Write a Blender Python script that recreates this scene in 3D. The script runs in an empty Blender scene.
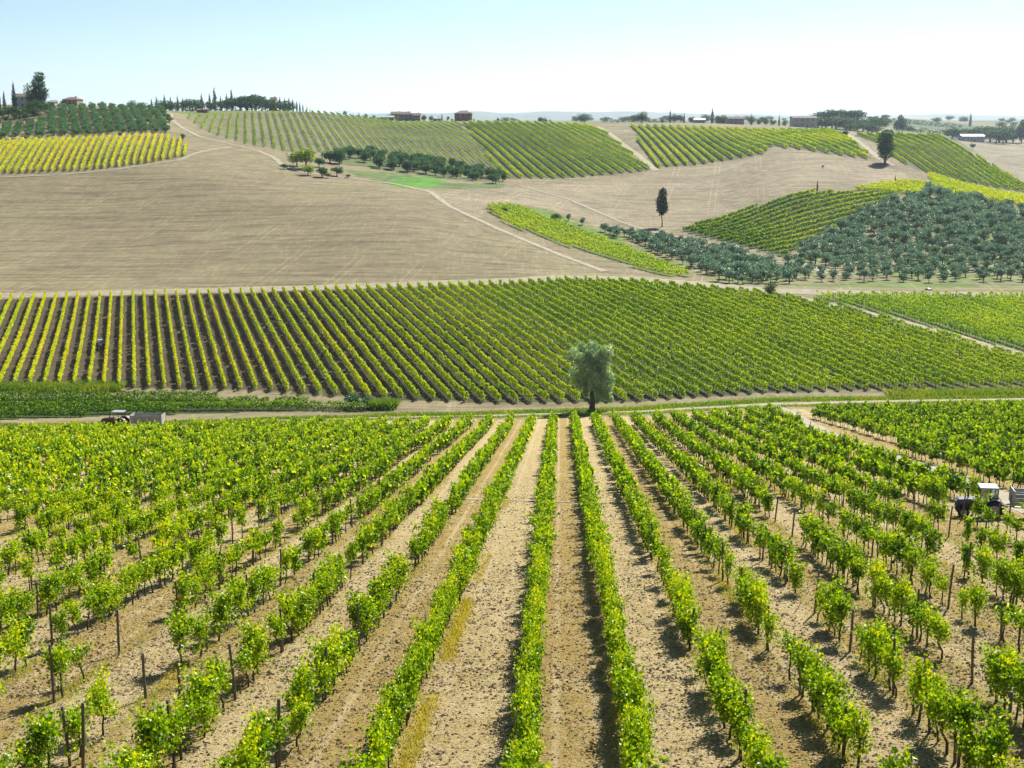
import bpy, bmesh, math, random
import numpy as np
from mathutils import Vector, Matrix
rng = np.random.default_rng(11)
random.seed(5)
S = bpy.context.scene
COL = S.collection

# ------------------------------------------------------------------ camera
W_, H_, F = 1024, 768, 1300.0
ZC = 60.0
THETA = math.atan(265.0 / F)
CT, ST = math.cos(THETA), math.sin(THETA)
cam = bpy.data.objects.new('camera', bpy.data.cameras.new('camera'))
COL.objects.link(cam)
cam.data.sensor_width = 36.0
cam.data.lens = F / W_ * 36.0
cam.data.clip_start = 0.5
cam.data.clip_end = 40000
cam.location = (0, 0, ZC)
cam.rotation_euler = (math.radians(90) - THETA, 0, 0)
S.camera = cam

# ------------------------------------------------------------------ sky and sun
SUN_EL = math.radians(39)
SUN_DIR = Vector((0.47, 0.88, 0)).normalized()
world = bpy.data.worlds.new('World')
S.world = world
world.use_nodes = True
wn = world.node_tree.nodes
bg = wn['Background']
sky = wn.new('ShaderNodeTexSky')
sky.sky_type = 'NISHITA'
sky.sun_disc = False
sky.sun_elevation = SUN_EL
sky.sun_rotation = math.atan2(SUN_DIR.x, SUN_DIR.y)
sky.altitude = 200
sky.air_density = 0.7
sky.dust_density = 0.15
sky.ozone_density = 1.5
tint_ = wn.new('ShaderNodeVectorMath'); tint_.operation = 'MULTIPLY'; tint_.inputs[1].default_value = (0.97, 1.05, 0.97)
world.node_tree.links.new(sky.outputs[0], tint_.inputs[0]); world.node_tree.links.new(tint_.outputs[0], bg.inputs[0])
bg.inputs[1].default_value = 0.052
sl = bpy.data.lights.new('sun', 'SUN')
sl.energy = 5.0
sl.angle = math.radians(0.5)
sl.color = (1.0, 0.955, 0.86)
sun = bpy.data.objects.new('sun', sl)
COL.objects.link(sun)
sd = Vector((SUN_DIR.x * math.cos(SUN_EL), SUN_DIR.y * math.cos(SUN_EL), math.sin(SUN_EL)))
sun.rotation_euler = sd.to_track_quat('Z', 'Y').to_euler()
S.view_settings.view_transform = 'Standard'
S.view_settings.look = 'None'
S.view_settings.exposure = 1.1
S.view_settings.gamma = 1.0
S.cycles.max_bounces = 5
S.cycles.diffuse_bounces = 2
S.cycles.glossy_bounces = 2
S.cycles.transmission_bounces = 4
S.cycles.transparent_max_bounces = 6
S.cycles.volume_bounces = 0

# ------------------------------------------------------------------ helpers: terrain
def pchip(x, y, xq):
    x = np.asarray(x, float); y = np.asarray(y, float); xq = np.clip(xq, x[0], x[-1])
    h = np.diff(x); d = np.diff(y) / h
    m = np.zeros_like(y)
    for i in range(1, len(x) - 1):
        if d[i-1] * d[i] > 0:
            w1 = 2*h[i] + h[i-1]; w2 = h[i] + 2*h[i-1]
            m[i] = (w1 + w2) / (w1/d[i-1] + w2/d[i])
    m[0] = d[0]; m[-1] = d[-1]
    k = np.clip(np.searchsorted(x, xq) - 1, 0, len(h) - 1)
    t = (xq - x[k]) / h[k]
    return ((1+2*t)*(1-t)**2*y[k] + t*(1-t)**2*h[k]*m[k] + t*t*(3-2*t)*y[k+1] + t*t*(t-1)*h[k]*m[k+1])

def v_of(py):
    t = (py - 384.0) / F
    return (t*CT + ST) / (CT - t*ST)
def u_of(px, v):
    return (px - 512.0) / F * (CT + v*ST)
def project(X, Y, Z):
    X = np.asarray(X, float); Y = np.asarray(Y, float); dr = ZC - np.asarray(Z, float)
    fw = Y*CT + dr*ST
    return 512 + F*X/fw, 384 + F*(dr*CT - Y*ST)/fw, fw

def hash2(i, j, s):
    n = (i*374761393 + j*668265263 + s*982451653) & 0x7fffffff
    n = ((n ^ (n >> 13)) * 1274126177) & 0x7fffffff
    return ((n ^ (n >> 16)) & 0xffff) / 65535.0
def noise2(x, y, s=0):
    x = np.asarray(x, float); y = np.asarray(y, float)
    i = np.floor(x).astype(np.int64); j = np.floor(y).astype(np.int64)
    fx = x - i; fy = y - j
    fx = fx*fx*(3-2*fx); fy = fy*fy*(3-2*fy)
    a = hash2(i, j, s); b = hash2(i+1, j, s); c = hash2(i, j+1, s); d = hash2(i+1, j+1, s)
    return (a*(1-fx) + b*fx)*(1-fy) + (c*(1-fx) + d*fx)*fy - 0.5

def plane1(X, Y):
    sp = np.logaddexp(0, (X - 5) / 12.0) * 12.0
    return ZC - (11.5 + 0.1738*Y) + 0.026*np.minimum(sp, 120)
def plane2(X, Y):
    return ZC - (57.0 - 0.043*Y) + 0.9*np.sin(X/47.0 + 1.0)*np.exp(-((Y-275)/45.0)**2)
# sight-line table: for each column of the view, where the slope lies at each distance
TAB = {
 -160: [(400,242),(450,207),(500,174),(550,148),(600,134),(650,121),(700,110),(760,104),(850,103),(950,106),(1200,115),(1600,121),(2500,122),(5000,120.5)],
 0:    [(400,241),(450,206),(500,173),(550,147),(600,133),(650,121),(700,110),(750,105),(850,106),(950,110),(1200,118),(1600,122),(2500,122),(5000,120.5)],
 100:  [(400,240),(450,205),(500,174),(550,147),(600,133),(650,120),(700,110),(750,105.5),(850,108),(950,112),(1200,119),(1600,122),(2500,122),(5000,120.5)],
 165:  [(400,238),(450,202),(500,173),(550,151),(600,137),(650,124),(700,114),(750,110),(850,110),(950,112),(1200,119),(1600,122),(2500,122),(5000,120.5)],
 200:  [(400,237),(450,200),(500,172),(550,154),(600,142),(650,132),(700,124),(760,117),(850,112.5),(950,111),(1200,118),(1600,122),(2500,122),(5000,120.5)],
 300:  [(400,232),(450,198),(500,179),(550,163),(600,154),(650,145),(700,134),(800,120),(880,112),(950,111.5),(1200,120),(1600,123),(2500,122.5),(5000,120.5)],
 400:  [(400,227),(450,200),(500,185),(550,177),(600,168),(650,156),(700,144),(800,128),(880,121),(950,121),(1200,124),(1600,124.5),(2500,122.5),(5000,120.5)],
 500:  [(400,238),(450,213),(500,196),(550,185),(600,177),(650,161),(700,147),(800,128),(870,121),(950,121.5),(1200,126),(1600,124.5),(2500,122.5),(5000,120.5)],
 600:  [(400,252),(450,231),(500,210),(550,193),(600,178),(650,162),(700,150),(800,131),(870,123.5),(950,123),(1200,124),(1600,122),(2500,121.5),(5000,120.4)],
 700:  [(400,258),(450,238),(500,215),(550,194),(600,177),(650,163),(700,150),(800,133),(870,125),(950,123.5),(1200,124),(1600,122),(2500,121.5),(5000,120.4)],
 800:  [(400,262),(450,232),(500,200),(550,178),(600,162),(650,150),(700,141),(800,131),(870,128),(950,130),(1200,127),(1600,121.5),(2500,121.5),(5000,120.3)],
 900:  [(400,262),(450,230),(500,203),(550,184),(600,167),(650,153),(700,142),(780,133.5),(860,137),(1000,143),(1300,133),(1700,125),(2200,118.5),(2700,121.5),(5000,120.3)],
 940:  [(400,262),(450,230),(500,205),(550,187),(600,172),(650,156),(700,144),(770,134.5),(850,141),(1000,150),(1300,138),(1700,129),(2200,120),(2700,121.5),(5000,120.3)],
 980:  [(400,262),(450,231),(500,207),(550,192),(600,178),(650,166),(690,157),(740,156),(850,163),(1000,156),(1300,142),(1700,132),(2200,123.5),(2700,122),(5000,120.3)],
 1024: [(400,262),(450,232),(500,211),(550,199),(600,190),(640,184.5),(680,185),(760,190),(850,176),(1000,160),(1300,144),(1700,133),(2200,126),(2700,122.2),(5000,120.3)],
 1120: [(400,262),(450,240),(500,225),(550,217),(600,214),(640,213),(680,211),(760,200),(850,180),(1000,162),(1300,145),(1700,134),(2200,127),(2700,122.5),(5000,120.3)],
}
TPX = np.arange(-400, 1501, 10.0)
TLY = np.linspace(math.log(250), math.log(14000), 360)
def build_table():
    cols = sorted(TAB)
    Zc = []
    for c in cols:
        ys = [250, 285, 315, 335]; zs = []
        for y in ys:
            zs.append(float(plane2(np.array((c-512)/F*y), np.array(float(y)))))
        for (y, py) in TAB[c]:
            ys.append(y); zs.append(ZC - y*v_of(py))
        ys += [9000, 14500]; zs += [ZC-7, ZC-10]
        Zc.append(pchip(np.log(ys), zs, TLY))
    Zc = np.array(Zc)
    out = np.array([pchip(cols, Zc[:, j], TPX) for j in range(len(TLY))])
    # soften sharp facets along both directions
    for _ in range(2):
        out[:, 1:-1] = 0.25*out[:, :-2] + 0.5*out[:, 1:-1] + 0.25*out[:, 2:]
        out[1:-1] = 0.25*out[:-2] + 0.5*out[1:-1] + 0.25*out[2:]
    return out
TZ = build_table()
def sstep(a, b, x):
    t = np.clip((x-a)/(b-a), 0, 1); return t*t*(3-2*t)
def zfun(X, Y):
    X = np.asarray(X, float); Y = np.asarray(Y, float)
    Yc = np.maximum(Y, 1.0)
    p1 = plane1(X, Y); p2 = plane2(X, Y)
    k = 1.2
    near = np.logaddexp(p1/k, p2/k)*k - 0.3
    ly = np.clip(np.log(np.maximum(Yc, 250)), TLY[0], TLY[-1])
    vt = np.interp(ly, [math.log(335), math.log(600), math.log(900)], [0.13, 0.05, 0.0])
    px = 512 + F*(X/Yc)/(CT + vt*ST)
    a = np.clip((px - TPX[0])/10.0, 0, len(TPX)-1.001); b = (ly - TLY[0])/(TLY[1]-TLY[0])
    b = np.clip(b, 0, len(TLY)-1.001)
    ai = a.astype(int); bi = b.astype(int); fa = a-ai; fb = b-bi
    far = ((TZ[bi, ai]*(1-fa) + TZ[bi, ai+1]*fa)*(1-fb) + (TZ[bi+1, ai]*(1-fa) + TZ[bi+1, ai+1]*fa)*fb)
    w = sstep(285, 335, Y)
    z = near*(1-w) + far*w
    z = z + 0.05*noise2(X/0.45, Y/0.45, 71)*sstep(10, 20, Y)*(1-sstep(60, 110, Y)) + 0.22*noise2(X/9.0, Y/9.0, 3)*sstep(0, 40, Y) + 0.9*noise2(X/60.0, Y/60.0, 5)*sstep(340, 420, Y)
    return z
def zf(x, y):
    return float(zfun(np.array([x]), np.array([y]))[0])

YS = np.exp(np.linspace(math.log(20), math.log(12000), 5200))
def at(px, py, y0=20.0, y1=12000.0):
    """ground point seen at a pixel of the photograph, searched between two distances"""
    v = v_of(py); u = u_of(px, v)
    ys = YS[(YS >= y0) & (YS <= y1)]
    g = (ZC - zfun(u*ys, ys))/ys - v
    idx = np.nonzero(g <= 0)[0]
    if len(idx) == 0:
        i = int(np.argmin(g)); y = ys[i]
    else:
        i = idx[0]
        if i == 0: y = ys[0]
        else:
            t = g[i-1]/(g[i-1]-g[i]); y = ys[i-1] + t*(ys[i]-ys[i-1])
    return np.array([u*y, y])
def at_y(px, y):
    """ground point in a given column of the view at a given distance"""
    x = (px-512)/F*y
    for _ in range(3):
        v = (ZC - zf(x, y))/y
        x = u_of(px, v)*y
    return np.array([x, y])
def wpoly(pts, y0=20.0, y1=12000.0, step=14.0, closed=True):
    out = []
    n = len(pts)
    for i in range(n if closed else n-1):
        a = np.array(pts[i], float); b = np.array(pts[(i+1) % n], float)
        m = max(1, int(np.hypot(*(b-a))/step))
        for k in range(m):
            p = a + (b-a)*k/m
            out.append(at(p[0], p[1], y0, y1))
    if not closed: out.append(at(pts[-1][0], pts[-1][1], y0, y1))
    return np.array(out)
def inpoly(X, Y, P):
    X = np.asarray(X); Y = np.asarray(Y)
    r = np.zeros(X.shape, bool)
    bb = (X >= P[:,0].min()) & (X <= P[:,0].max()) & (Y >= P[:,1].min()) & (Y <= P[:,1].max())
    xi = X[bb]; yi = Y[bb]; q = np.zeros(xi.shape, bool)
    x1, y1 = P[:,0], P[:,1]; x2, y2 = np.roll(x1,-1), np.roll(y1,-1)
    for a, b, c, d in zip(x1, y1, x2, y2):
        if b == d: continue
        cnd = ((b > yi) != (d > yi)) & (xi < (c-a)*(yi-b)/(d-b) + a)
        q ^= cnd
    r[bb] = q
    return r
def seg_dist(X, Y, L):
    """distance of points to a polyline"""
    X = np.asarray(X, float); Y = np.asarray(Y, float)
    best = np.full(X.shape, 1e9)
    for (ax, ay), (bx, by) in zip(L[:-1], L[1:]):
        dx, dy = bx-ax, by-ay; l2 = dx*dx+dy*dy + 1e-9
        t = np.clip(((X-ax)*dx + (Y-ay)*dy)/l2, 0, 1)
        best = np.minimum(best, np.hypot(X-ax-t*dx, Y-ay-t*dy))
    return best

# ------------------------------------------------------------------ helpers: meshes
def mesh_np(name, V, faces, mats=(), midx=None, fattr=None, vattr=None, smooth=False):
    """faces: list of (n,k) integer arrays"""
    me = bpy.data.meshes.new(name)
    V = np.asarray(V, np.float32)
    me.vertices.add(len(V)); me.vertices.foreach_set('co', V.ravel())
    fl = [np.asarray(f, np.int32) for f in faces if len(f)]
    loops = np.concatenate([f.ravel() for f in fl])
    sizes = np.concatenate([np.full(len(f), f.shape[1], np.int32) for f in fl])
    starts = np.concatenate([[0], np.cumsum(sizes)[:-1]]).astype(np.int32)
    me.loops.add(len(loops)); me.loops.foreach_set('vertex_index', loops)
    me.polygons.add(len(sizes)); me.polygons.foreach_set('loop_start', starts)
    if midx is not None: me.polygons.foreach_set('material_index', np.asarray(midx, np.int32))
    me.polygons.foreach_set('use_smooth', np.full(len(sizes), smooth, bool))
    for k, a in (fattr or {}).items():
        at_ = me.attributes.new(k, 'FLOAT', 'FACE'); at_.data.foreach_set('value', np.asarray(a, np.float32))
    for k, a in (vattr or {}).items():
        a = np.asarray(a, np.float32)
        if a.ndim == 1:
            at_ = me.attributes.new(k, 'FLOAT', 'POINT'); at_.data.foreach_set('value', a)
        else:
            at_ = me.attributes.new(k, 'FLOAT_COLOR', 'POINT'); at_.data.foreach_set('color', a.ravel())
    for m in mats: me.materials.append(m)
    me.update(calc_edges=True)
    return me
def link(name, me, parent=None, loc=None):
    o = bpy.data.objects.new(name, me); COL.objects.link(o)
    if parent is not None: o.parent = parent
    if loc is not None: o.location = loc
    return o
def tag(o, label=None, cat=None, group=None, kind=None):
    if label: o['label'] = label
    if cat: o['category'] = cat
    if group: o['group'] = group
    if kind: o['kind'] = kind
    return o
def empty(name, loc, rz=0.0):
    o = bpy.data.objects.new(name, None); COL.objects.link(o)
    o.empty_display_size = 0.5; o.location = loc; o.rotation_euler = (0, 0, rz)
    return o
def copy_tree(o, parent=None):
    c = o.copy(); COL.objects.link(c)
    if parent is not None: c.parent = parent
    for ch in list(o.children): copy_tree(ch, c)
    return c
def rand_dirs(n, up=0.0):
    d = rng.normal(size=(n, 3)); d[:, 2] += up
    return d / np.linalg.norm(d, axis=1)[:, None]
def leaf_quads(C, size, up=0.35, asp=0.75):
    """one folded leaf-like diamond per centre, random facing"""
    n = len(C)
    N = rand_dirs(n, up); T = rand_dirs(n)
    T = T - (T*N).sum(1)[:, None]*N; T /= np.linalg.norm(T, axis=1)[:, None]
    B = np.cross(N, T)
    s = np.asarray(size).reshape(-1, 1)*0.5
    V = np.empty((n, 4, 3))
    V[:, 0] = C - T*s; V[:, 1] = C + B*s*asp + T*s*0.15 + N*s*0.25
    V[:, 2] = C + T*s; V[:, 3] = C - B*s*asp + T*s*0.15 + N*s*0.25
    return V.reshape(-1, 3), np.arange(4*n).reshape(n, 4)
def tube(pts, rad, k=5, cap=True):
    """tapered bent tube along points; returns verts, quads"""
    pts = np.asarray(pts, float); m = len(pts); V = []
    for i in range(m):
        d = pts[min(i+1, m-1)] - pts[max(i-1, 0)]; d /= np.linalg.norm(d) + 1e-9
        a = np.cross(d, [0.3, 0.95, 0.1]); a /= np.linalg.norm(a) + 1e-9; b = np.cross(d, a)
        for j in range(k):
            t = 2*math.pi*j/k
            V.append(pts[i] + rad[i]*(math.cos(t)*a + math.sin(t)*b))
    Fq = [[i*k+j, i*k+(j+1) % k, (i+1)*k+(j+1) % k, (i+1)*k+j] for i in range(m-1) for j in range(k)]
    return np.array(V), np.array(Fq)
class Acc:
    """collects vertex/quad blocks into one mesh"""
    def __init__(s): s.V = []; s.Fc = []; s.n = 0; s.mi = []; s.t = []
    def add(s, V, Fq, mi=0, tint=0.5):
        s.V.append(V); s.Fc.append(Fq + s.n); s.n += len(V)
        s.mi.append(np.full(len(Fq), mi)); s.t.append(np.broadcast_to(tint, (len(Fq),)).astype(float))
    def mesh(s, name, mats, smooth=False):
        return mesh_np(name, np.concatenate(s.V), [np.concatenate(s.Fc)], mats, np.concatenate(s.mi),
                       {'tint': np.concatenate(s.t)}, smooth=smooth)
class MB:
    """hard-surface pieces joined into one mesh"""
    def __init__(s): s.bm = bmesh.new()
    def _mat(s, geom, mi):
        for v in geom:
            for f in v.link_faces: f.material_index = mi
    def box(s, c, d, bev=0.0, rot=None, mi=0, taper=None):
        r = bmesh.ops.create_cube(s.bm, size=1.0); vs = r['verts']
        M = Matrix.Translation(Vector(c))
        if rot: M = M @ Matrix.Rotation(rot[1], 4, rot[0])
        M = M @ Matrix.Diagonal((d[0], d[1], d[2], 1))
        if taper:
            for v in vs:
                if v.co.z > 0: v.co.x *= taper[0]; v.co.y *= taper[1]
        bmesh.ops.transform(s.bm, matrix=M, verts=vs)
        s._mat(vs, mi)
        if bev:
            es = list({e for v in vs for e in v.link_edges})
            bmesh.ops.bevel(s.bm, geom=es, offset=bev, segments=2, profile=0.6, affect='EDGES')
        return s
    def cyl(s, c, r, l, axis='Z', seg=20, r2=None, mi=0, rot=None):
        q = bmesh.ops.create_cone(s.bm, cap_ends=True, segments=seg, radius1=r, radius2=r if r2 is None else r2, depth=l)
        M = Matrix.Translation(Vector(c))
        if axis == 'X': M = M @ Matrix.Rotation(math.pi/2, 4, 'Y')
        if axis == 'Y': M = M @ Matrix.Rotation(math.pi/2, 4, 'X')
        if rot: M = M @ Matrix.Rotation(rot[1], 4, rot[0])
        bmesh.ops.transform(s.bm, matrix=M, verts=q['verts']); s._mat(q['verts'], mi)
        return s
    def poly(s, pts, y0, y1, mi=0, bev=0.0):
        """side profile (x,z) pushed from y0 to y1"""
        a = [s.bm.verts.new((p[0], y0, p[1])) for p in pts]; b = [s.bm.verts.new((p[0], y1, p[1])) for p in pts]
        n = len(pts); fs = [s.bm.faces.new(a[::-1]), s.bm.faces.new(b)]
        for i in range(n): fs.append(s.bm.faces.new((a[i], a[(i+1) % n], b[(i+1) % n], b[i])))
        for f in fs: f.material_index = mi
        bmesh.ops.recalc_face_normals(s.bm, faces=fs)
        if bev:
            es = list({e for f in fs for e in f.edges})
            bmesh.ops.bevel(s.bm, geom=es, offset=bev, segments=2, profile=0.6, affect='EDGES')
        return s
    def bar(s, a, b, r, seg=8, mi=0):
        a = Vector(a); b = Vector(b); d = b-a
        q = bmesh.ops.create_cone(s.bm, cap_ends=True, segments=seg, radius1=r, radius2=r, depth=d.length)
        M = Matrix.Translation((a+b)/2) @ d.to_track_quat('Z', 'Y').to_matrix().to_4x4()
        bmesh.ops.transform(s.bm, matrix=M, verts=q['verts']); s._mat(q['verts'], mi)
        return s
    def build(s, name, mats, parent=None, loc=None):
        me = bpy.data.meshes.new(name); s.bm.to_mesh(me); s.bm.free()
        for m in (mats if isinstance(mats, (list, tuple)) else [mats]): me.materials.append(m)
        return link(name, me, parent, loc)

# ------------------------------------------------------------------ materials
def newmat(name):
    m = bpy.data.materials.new(name); m.use_nodes = True
    nt = m.node_tree; nt.nodes.clear()
    out = nt.nodes.new('ShaderNodeOutputMaterial')
    return m, nt, out
def N(nt, t, **kw):
    n = nt.nodes.new(t)
    for k, v in kw.items(): setattr(n, k, v)
    return n
def ramp(nt, stops):
    r = N(nt, 'ShaderNodeValToRGB'); e = r.color_ramp.elements
    e[0].position, e[0].color = stops[0][0], (*stops[0][1], 1)
    e[1].position, e[1].color = stops[1][0], (*stops[1][1], 1)
    for p, c in stops[2:]:
        q = e.new(p); q.color = (*c, 1)
    return r
def leafmat(name, stops, trans=0.45, tscale=(1.5, 1.4, 0.8), rough=0.55, nscale=0.0, gloss=0.02):
    m, nt, out = newmat(name)
    L = nt.links.new
    a = N(nt, 'ShaderNodeAttribute', attribute_name='tint')
    src = a.outputs['Fac']
    oi = N(nt, 'ShaderNodeObjectInfo')
    mm = N(nt, 'ShaderNodeMath', operation='MULTIPLY_ADD'); mm.inputs[1].default_value = 0.10; mm.inputs[2].default_value = -0.05
    L(oi.outputs['Random'], mm.inputs[0])
    ad = N(nt, 'ShaderNodeMath', operation='ADD'); L(src, ad.inputs[0]); L(mm.outputs[0], ad.inputs[1])
    r = ramp(nt, stops); L(ad.outputs[0], r.inputs[0])
    d = N(nt, 'ShaderNodeBsdfDiffuse'); L(r.outputs[0], d.inputs[0])
    mu = N(nt, 'ShaderNodeVectorMath', operation='MULTIPLY'); mu.inputs[1].default_value = tscale; L(r.outputs[0], mu.inputs[0])
    t = N(nt, 'ShaderNodeBsdfTranslucent'); L(mu.outputs[0], t.inputs[0])
    mx = N(nt, 'ShaderNodeMixShader'); mx.inputs[0].default_value = trans
    L(d.outputs[0], mx.inputs[1]); L(t.outputs[0], mx.inputs[2])
    g = N(nt, 'ShaderNodeBsdfGlossy'); g.inputs['Roughness'].default_value = rough*0.7; g.inputs[0].default_value = (0.9, 0.95, 0.8, 1)
    m2 = N(nt, 'ShaderNodeMixShader'); m2.inputs[0].default_value = gloss
    L(mx.outputs[0], m2.inputs[1]); L(g.outputs[0], m2.inputs[2])
    L(m2.outputs[0], out.inputs[0])
    return m
def pbr(name, col, rough=0.7, metal=0.0, var=0.25, scale=3.0, bump=0.0, col2=None, coat=0.0, stretch=None):
    m, nt, out = newmat(name); L = nt.links.new
    p = N(nt, 'ShaderNodeBsdfPrincipled'); p.inputs['Roughness'].default_value = rough; p.inputs['Metallic'].default_value = metal
    p.inputs['Coat Weight'].default_value = coat
    tc = N(nt, 'ShaderNodeTexCoord')
    no = N(nt, 'ShaderNodeTexNoise'); no.inputs['Scale'].default_value = scale; no.inputs['Detail'].default_value = 6; no.inputs['Roughness'].default_value = 0.65
    if stretch:
        mp = N(nt, 'ShaderNodeMapping'); mp.inputs['Scale'].default_value = stretch
        L(tc.outputs['Object'], mp.inputs[0]); L(mp.outputs[0], no.inputs['Vector'])
    else: L(tc.outputs['Object'], no.inputs['Vector'])
    c2 = col2 or tuple(c*(1-var) for c in col)
    r = ramp(nt, [(0.32, c2), (0.68, tuple(min(1, c*(1+var*0.4)) for c in col))]); L(no.outputs[0], r.inputs[0])
    L(r.outputs[0], p.inputs['Base Color'])
    if bump:
        b = N(nt, 'ShaderNodeBump'); b.inputs['Strength'].default_value = bump; b.inputs['Distance'].default_value = 0.05
        L(no.outputs[0], b.inputs['Height']); L(b.outputs[0], p.inputs['Normal'])
    L(p.outputs[0], out.inputs[0])
    return m
VINE = [(0.0, (0.012, 0.04, 0.002)), (0.3, (0.06, 0.15, 0.002)), (0.55, (0.23, 0.39, 0.003)), (0.78, (0.44, 0.56, 0.004)), (1.0, (0.66, 0.60, 0.006))]
M_vine = leafmat('vine_leaf', VINE, trans=0.32, tscale=(1.6, 1.45, 0.5))
M_olive = leafmat('olive_leaf', [(0.0, (0.035, 0.075, 0.045)), (0.5, (0.14, 0.235, 0.155)), (1.0, (0.32, 0.44, 0.30))], trans=0.28, tscale=(1.1, 1.2, 0.9), gloss=0.05)
M_green = leafmat('green_leaf', [(0.0, (0.015, 0.045, 0.012)), (0.5, (0.04, 0.10, 0.025)), (0.8, (0.10, 0.19, 0.03)), (1.0, (0.46, 0.52, 0.03))], trans=0.35)
M_willow = leafmat('silver_leaf', [(0.0, (0.05, 0.10, 0.04)), (0.5, (0.17, 0.27, 0.11)), (1.0, (0.58, 0.66, 0.42))], trans=0.32, tscale=(1.1, 1.3, 0.8), gloss=0.06)
M_orch = leafmat('orchard_leaf', [(0.0, (0.03, 0.085, 0.035)), (0.5, (0.07, 0.17, 0.07)), (1.0, (0.15, 0.27, 0.11))], trans=0.3)
M_cypress = leafmat('cypress_leaf', [(0.0, (0.008, 0.025, 0.014)), (0.6, (0.022, 0.055, 0.028)), (1.0, (0.05, 0.10, 0.04))], trans=0.12)
M_grass = leafmat('grass_blade', [(0.0, (0.05, 0.14, 0.01)), (0.45, (0.16, 0.28, 0.02)), (0.7, (0.36, 0.33, 0.03)), (1.0, (0.52, 0.40, 0.035))], trans=0.4, tscale=(1.3, 1.2, 0.7))
M_trunk = pbr('vine_bark', (0.075, 0.055, 0.04), 0.9, scale=14, bump=0.6)
M_bark = pbr('tree_bark', (0.10, 0.08, 0.06), 0.9, scale=5, bump=0.5)
M_post = pbr('weathered_wood', (0.13, 0.105, 0.085), 0.85, scale=12, bump=0.5, stretch=(1, 1, 0.12))
# ------------------------------------------------------------------ image outlines of the fields, turned into ground polygons
YO = 30.0
P_MID = wpoly([(-230,386),(0,385),(128,388),(256,390.5),(384,399),(512,403.5),(640,401),(768,392),(900,389),(1024,386),(1190,384),
               (1165,399),(1090,378),(1024,360),(960,342),(900,325),(840,309),(784,297.5),(770,295.5),(740,292.5),(700,288.5),(640,283.5),(570,281),(512,284.5),
               (384,288.5),(256,292.5),(128,295.5),(0,299),(-230,304)], 190, 345)
P_LIGHT = wpoly([(800,297.5),(900,297),(1024,298),(1250,300),(1250,408),(1165,388),(1090,370),(1024,352),(960,334),(900,318),(850,306)], 200, 340)
P_DARK = wpoly([(-230,398),(0,397),(120,397),(240,400),(350,408),(376,412),(300,411),(200,413.5),(100,416.5),(0,420),(-230,422)], 185, 240)
P_STRIP = wpoly([(487,207),(512,206.5),(560,224),(620,247),(684,273),(690,277.5),(662,276),(574,249),(512,227),(492,215)], 330, 520)
P_YELL = wpoly([(-160,146),(0,142),(60,140),(120,137),(165,136),(186,142),(187,156),(150,163),(90,170),(0,174),(-160,178)], 440, 640)
P_STRIPE = wpoly([(186,117),(220,114),(260,112.5),(320,112.5),(400,122.5),(457,122.5),(482,148),(503,178),(480,179),(440,174),(400,162),(330,152),(290,152),(240,143),(205,131)], 560, 900)
P_GREEN = wpoly([(462,123),(510,122.5),(580,125),(600,130),(622,146),(650,170),(640,172),(560,178.5),(512,178.5),(500,173),(480,147)], 560, 880)
P_R1 = wpoly([(630,126),(700,128),(768,131),(830,131),(845,136),(862,150),(874,160),(850,157),(800,149.5),(770,147),(764,154),(700,164.5),(657,168),(642,150)], 560, 880)
P_R2 = wpoly([(852,135),(900,135.5),(940,137),(980,159),(1024,186),(1100,218),(1100,228),(1024,193),(960,183),(920,171),(893,158),(872,142)], 560, 780)
P_YEL2 = wpoly([(850,190),(900,183),(935,184),(925,173),(965,186),(1024,198),(1140,225),(1140,238),(1024,207),(985,200),(950,196),(900,194)], 480, 640)
P_R3 = wpoly([(681,231),(740,213),(790,196),(812,193),(903,195),(888,205),(850,222),(802,246),(784,257),(745,248)], 400, 560)
P_OLR = wpoly([(806,250),(840,228),(880,207),(906,200),(932,194),(965,202),(1024,212),(1240,236),(1240,291),(1024,290),(900,289),(830,289),(788,285),(780,270)], 345, 560)
P_OLC = wpoly([(548,214),(600,230),(660,240),(725,252),(770,266),(792,283),(770,290),(722,284),(700,272),(640,246),(572,222)], 340, 520)
P_ORCH = wpoly([(-120,122),(0,126),(40,124),(48,112),(62,107.5),(165,110),(170,120),(170,134),(120,134.5),(60,136.5),(0,139),(-120,143)], 570, 745)
P_BUSH = wpoly([(338,150),(372,150),(430,157),(470,166),(503,178),(503,186),(455,182),(400,172),(338,164)], 560, 720)
P_LAWN = wpoly([(345,170),(400,173),(450,183),(505,184),(505,188),(450,189),(400,188),(350,173)], 480, 600)
P_BRIGHT = wpoly([(388,180),(400,177),(430,176.5),(449,182),(430,188),(395,187)], 480, 600)
P_GRASSC = wpoly([(512,203),(552,212),(620,240),(684,270),(684,274),(620,250),(560,227),(505,207)], 330, 520)
P_PLOUGH = wpoly([(408,184),(440,192),(510,188),(620,180),(650,172),(700,166),(780,150),(860,160),(900,172),(925,185),(860,190),(760,204),(680,226),(660,235),(600,226),(552,210),(512,202),(484,206),(480,222),(450,204)], 400, 640)
P_OLRG = wpoly([(806,248),(906,198),(1240,230),(1240,294),(1024,293),(900,292),(800,293),(780,286),(720,286),(700,278),(640,250),(560,218),(600,226),(670,236),(720,246),(780,262)], 335, 560)
P_FARF = wpoly([(955,140),(1024,140),(1250,140),(1250,186),(1040,182),(990,160)], 760, 1400)
P_YHILL = wpoly([(130,104),(310,104),(310,112),(186,116.5),(130,112)], 760, 1100)
P_R0 = wpoly([(597,126),(630,126),(643,150),(657,168),(650,170),(622,146)], 560, 880)

R_END = wpoly([(-300,444),(0,437),(128,435),(256,431),(384,428.5),(512,427.5),(640,424),(768,416),(896,413),(1024,411),(1280,408)], 120, 240, 30, False)
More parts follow.
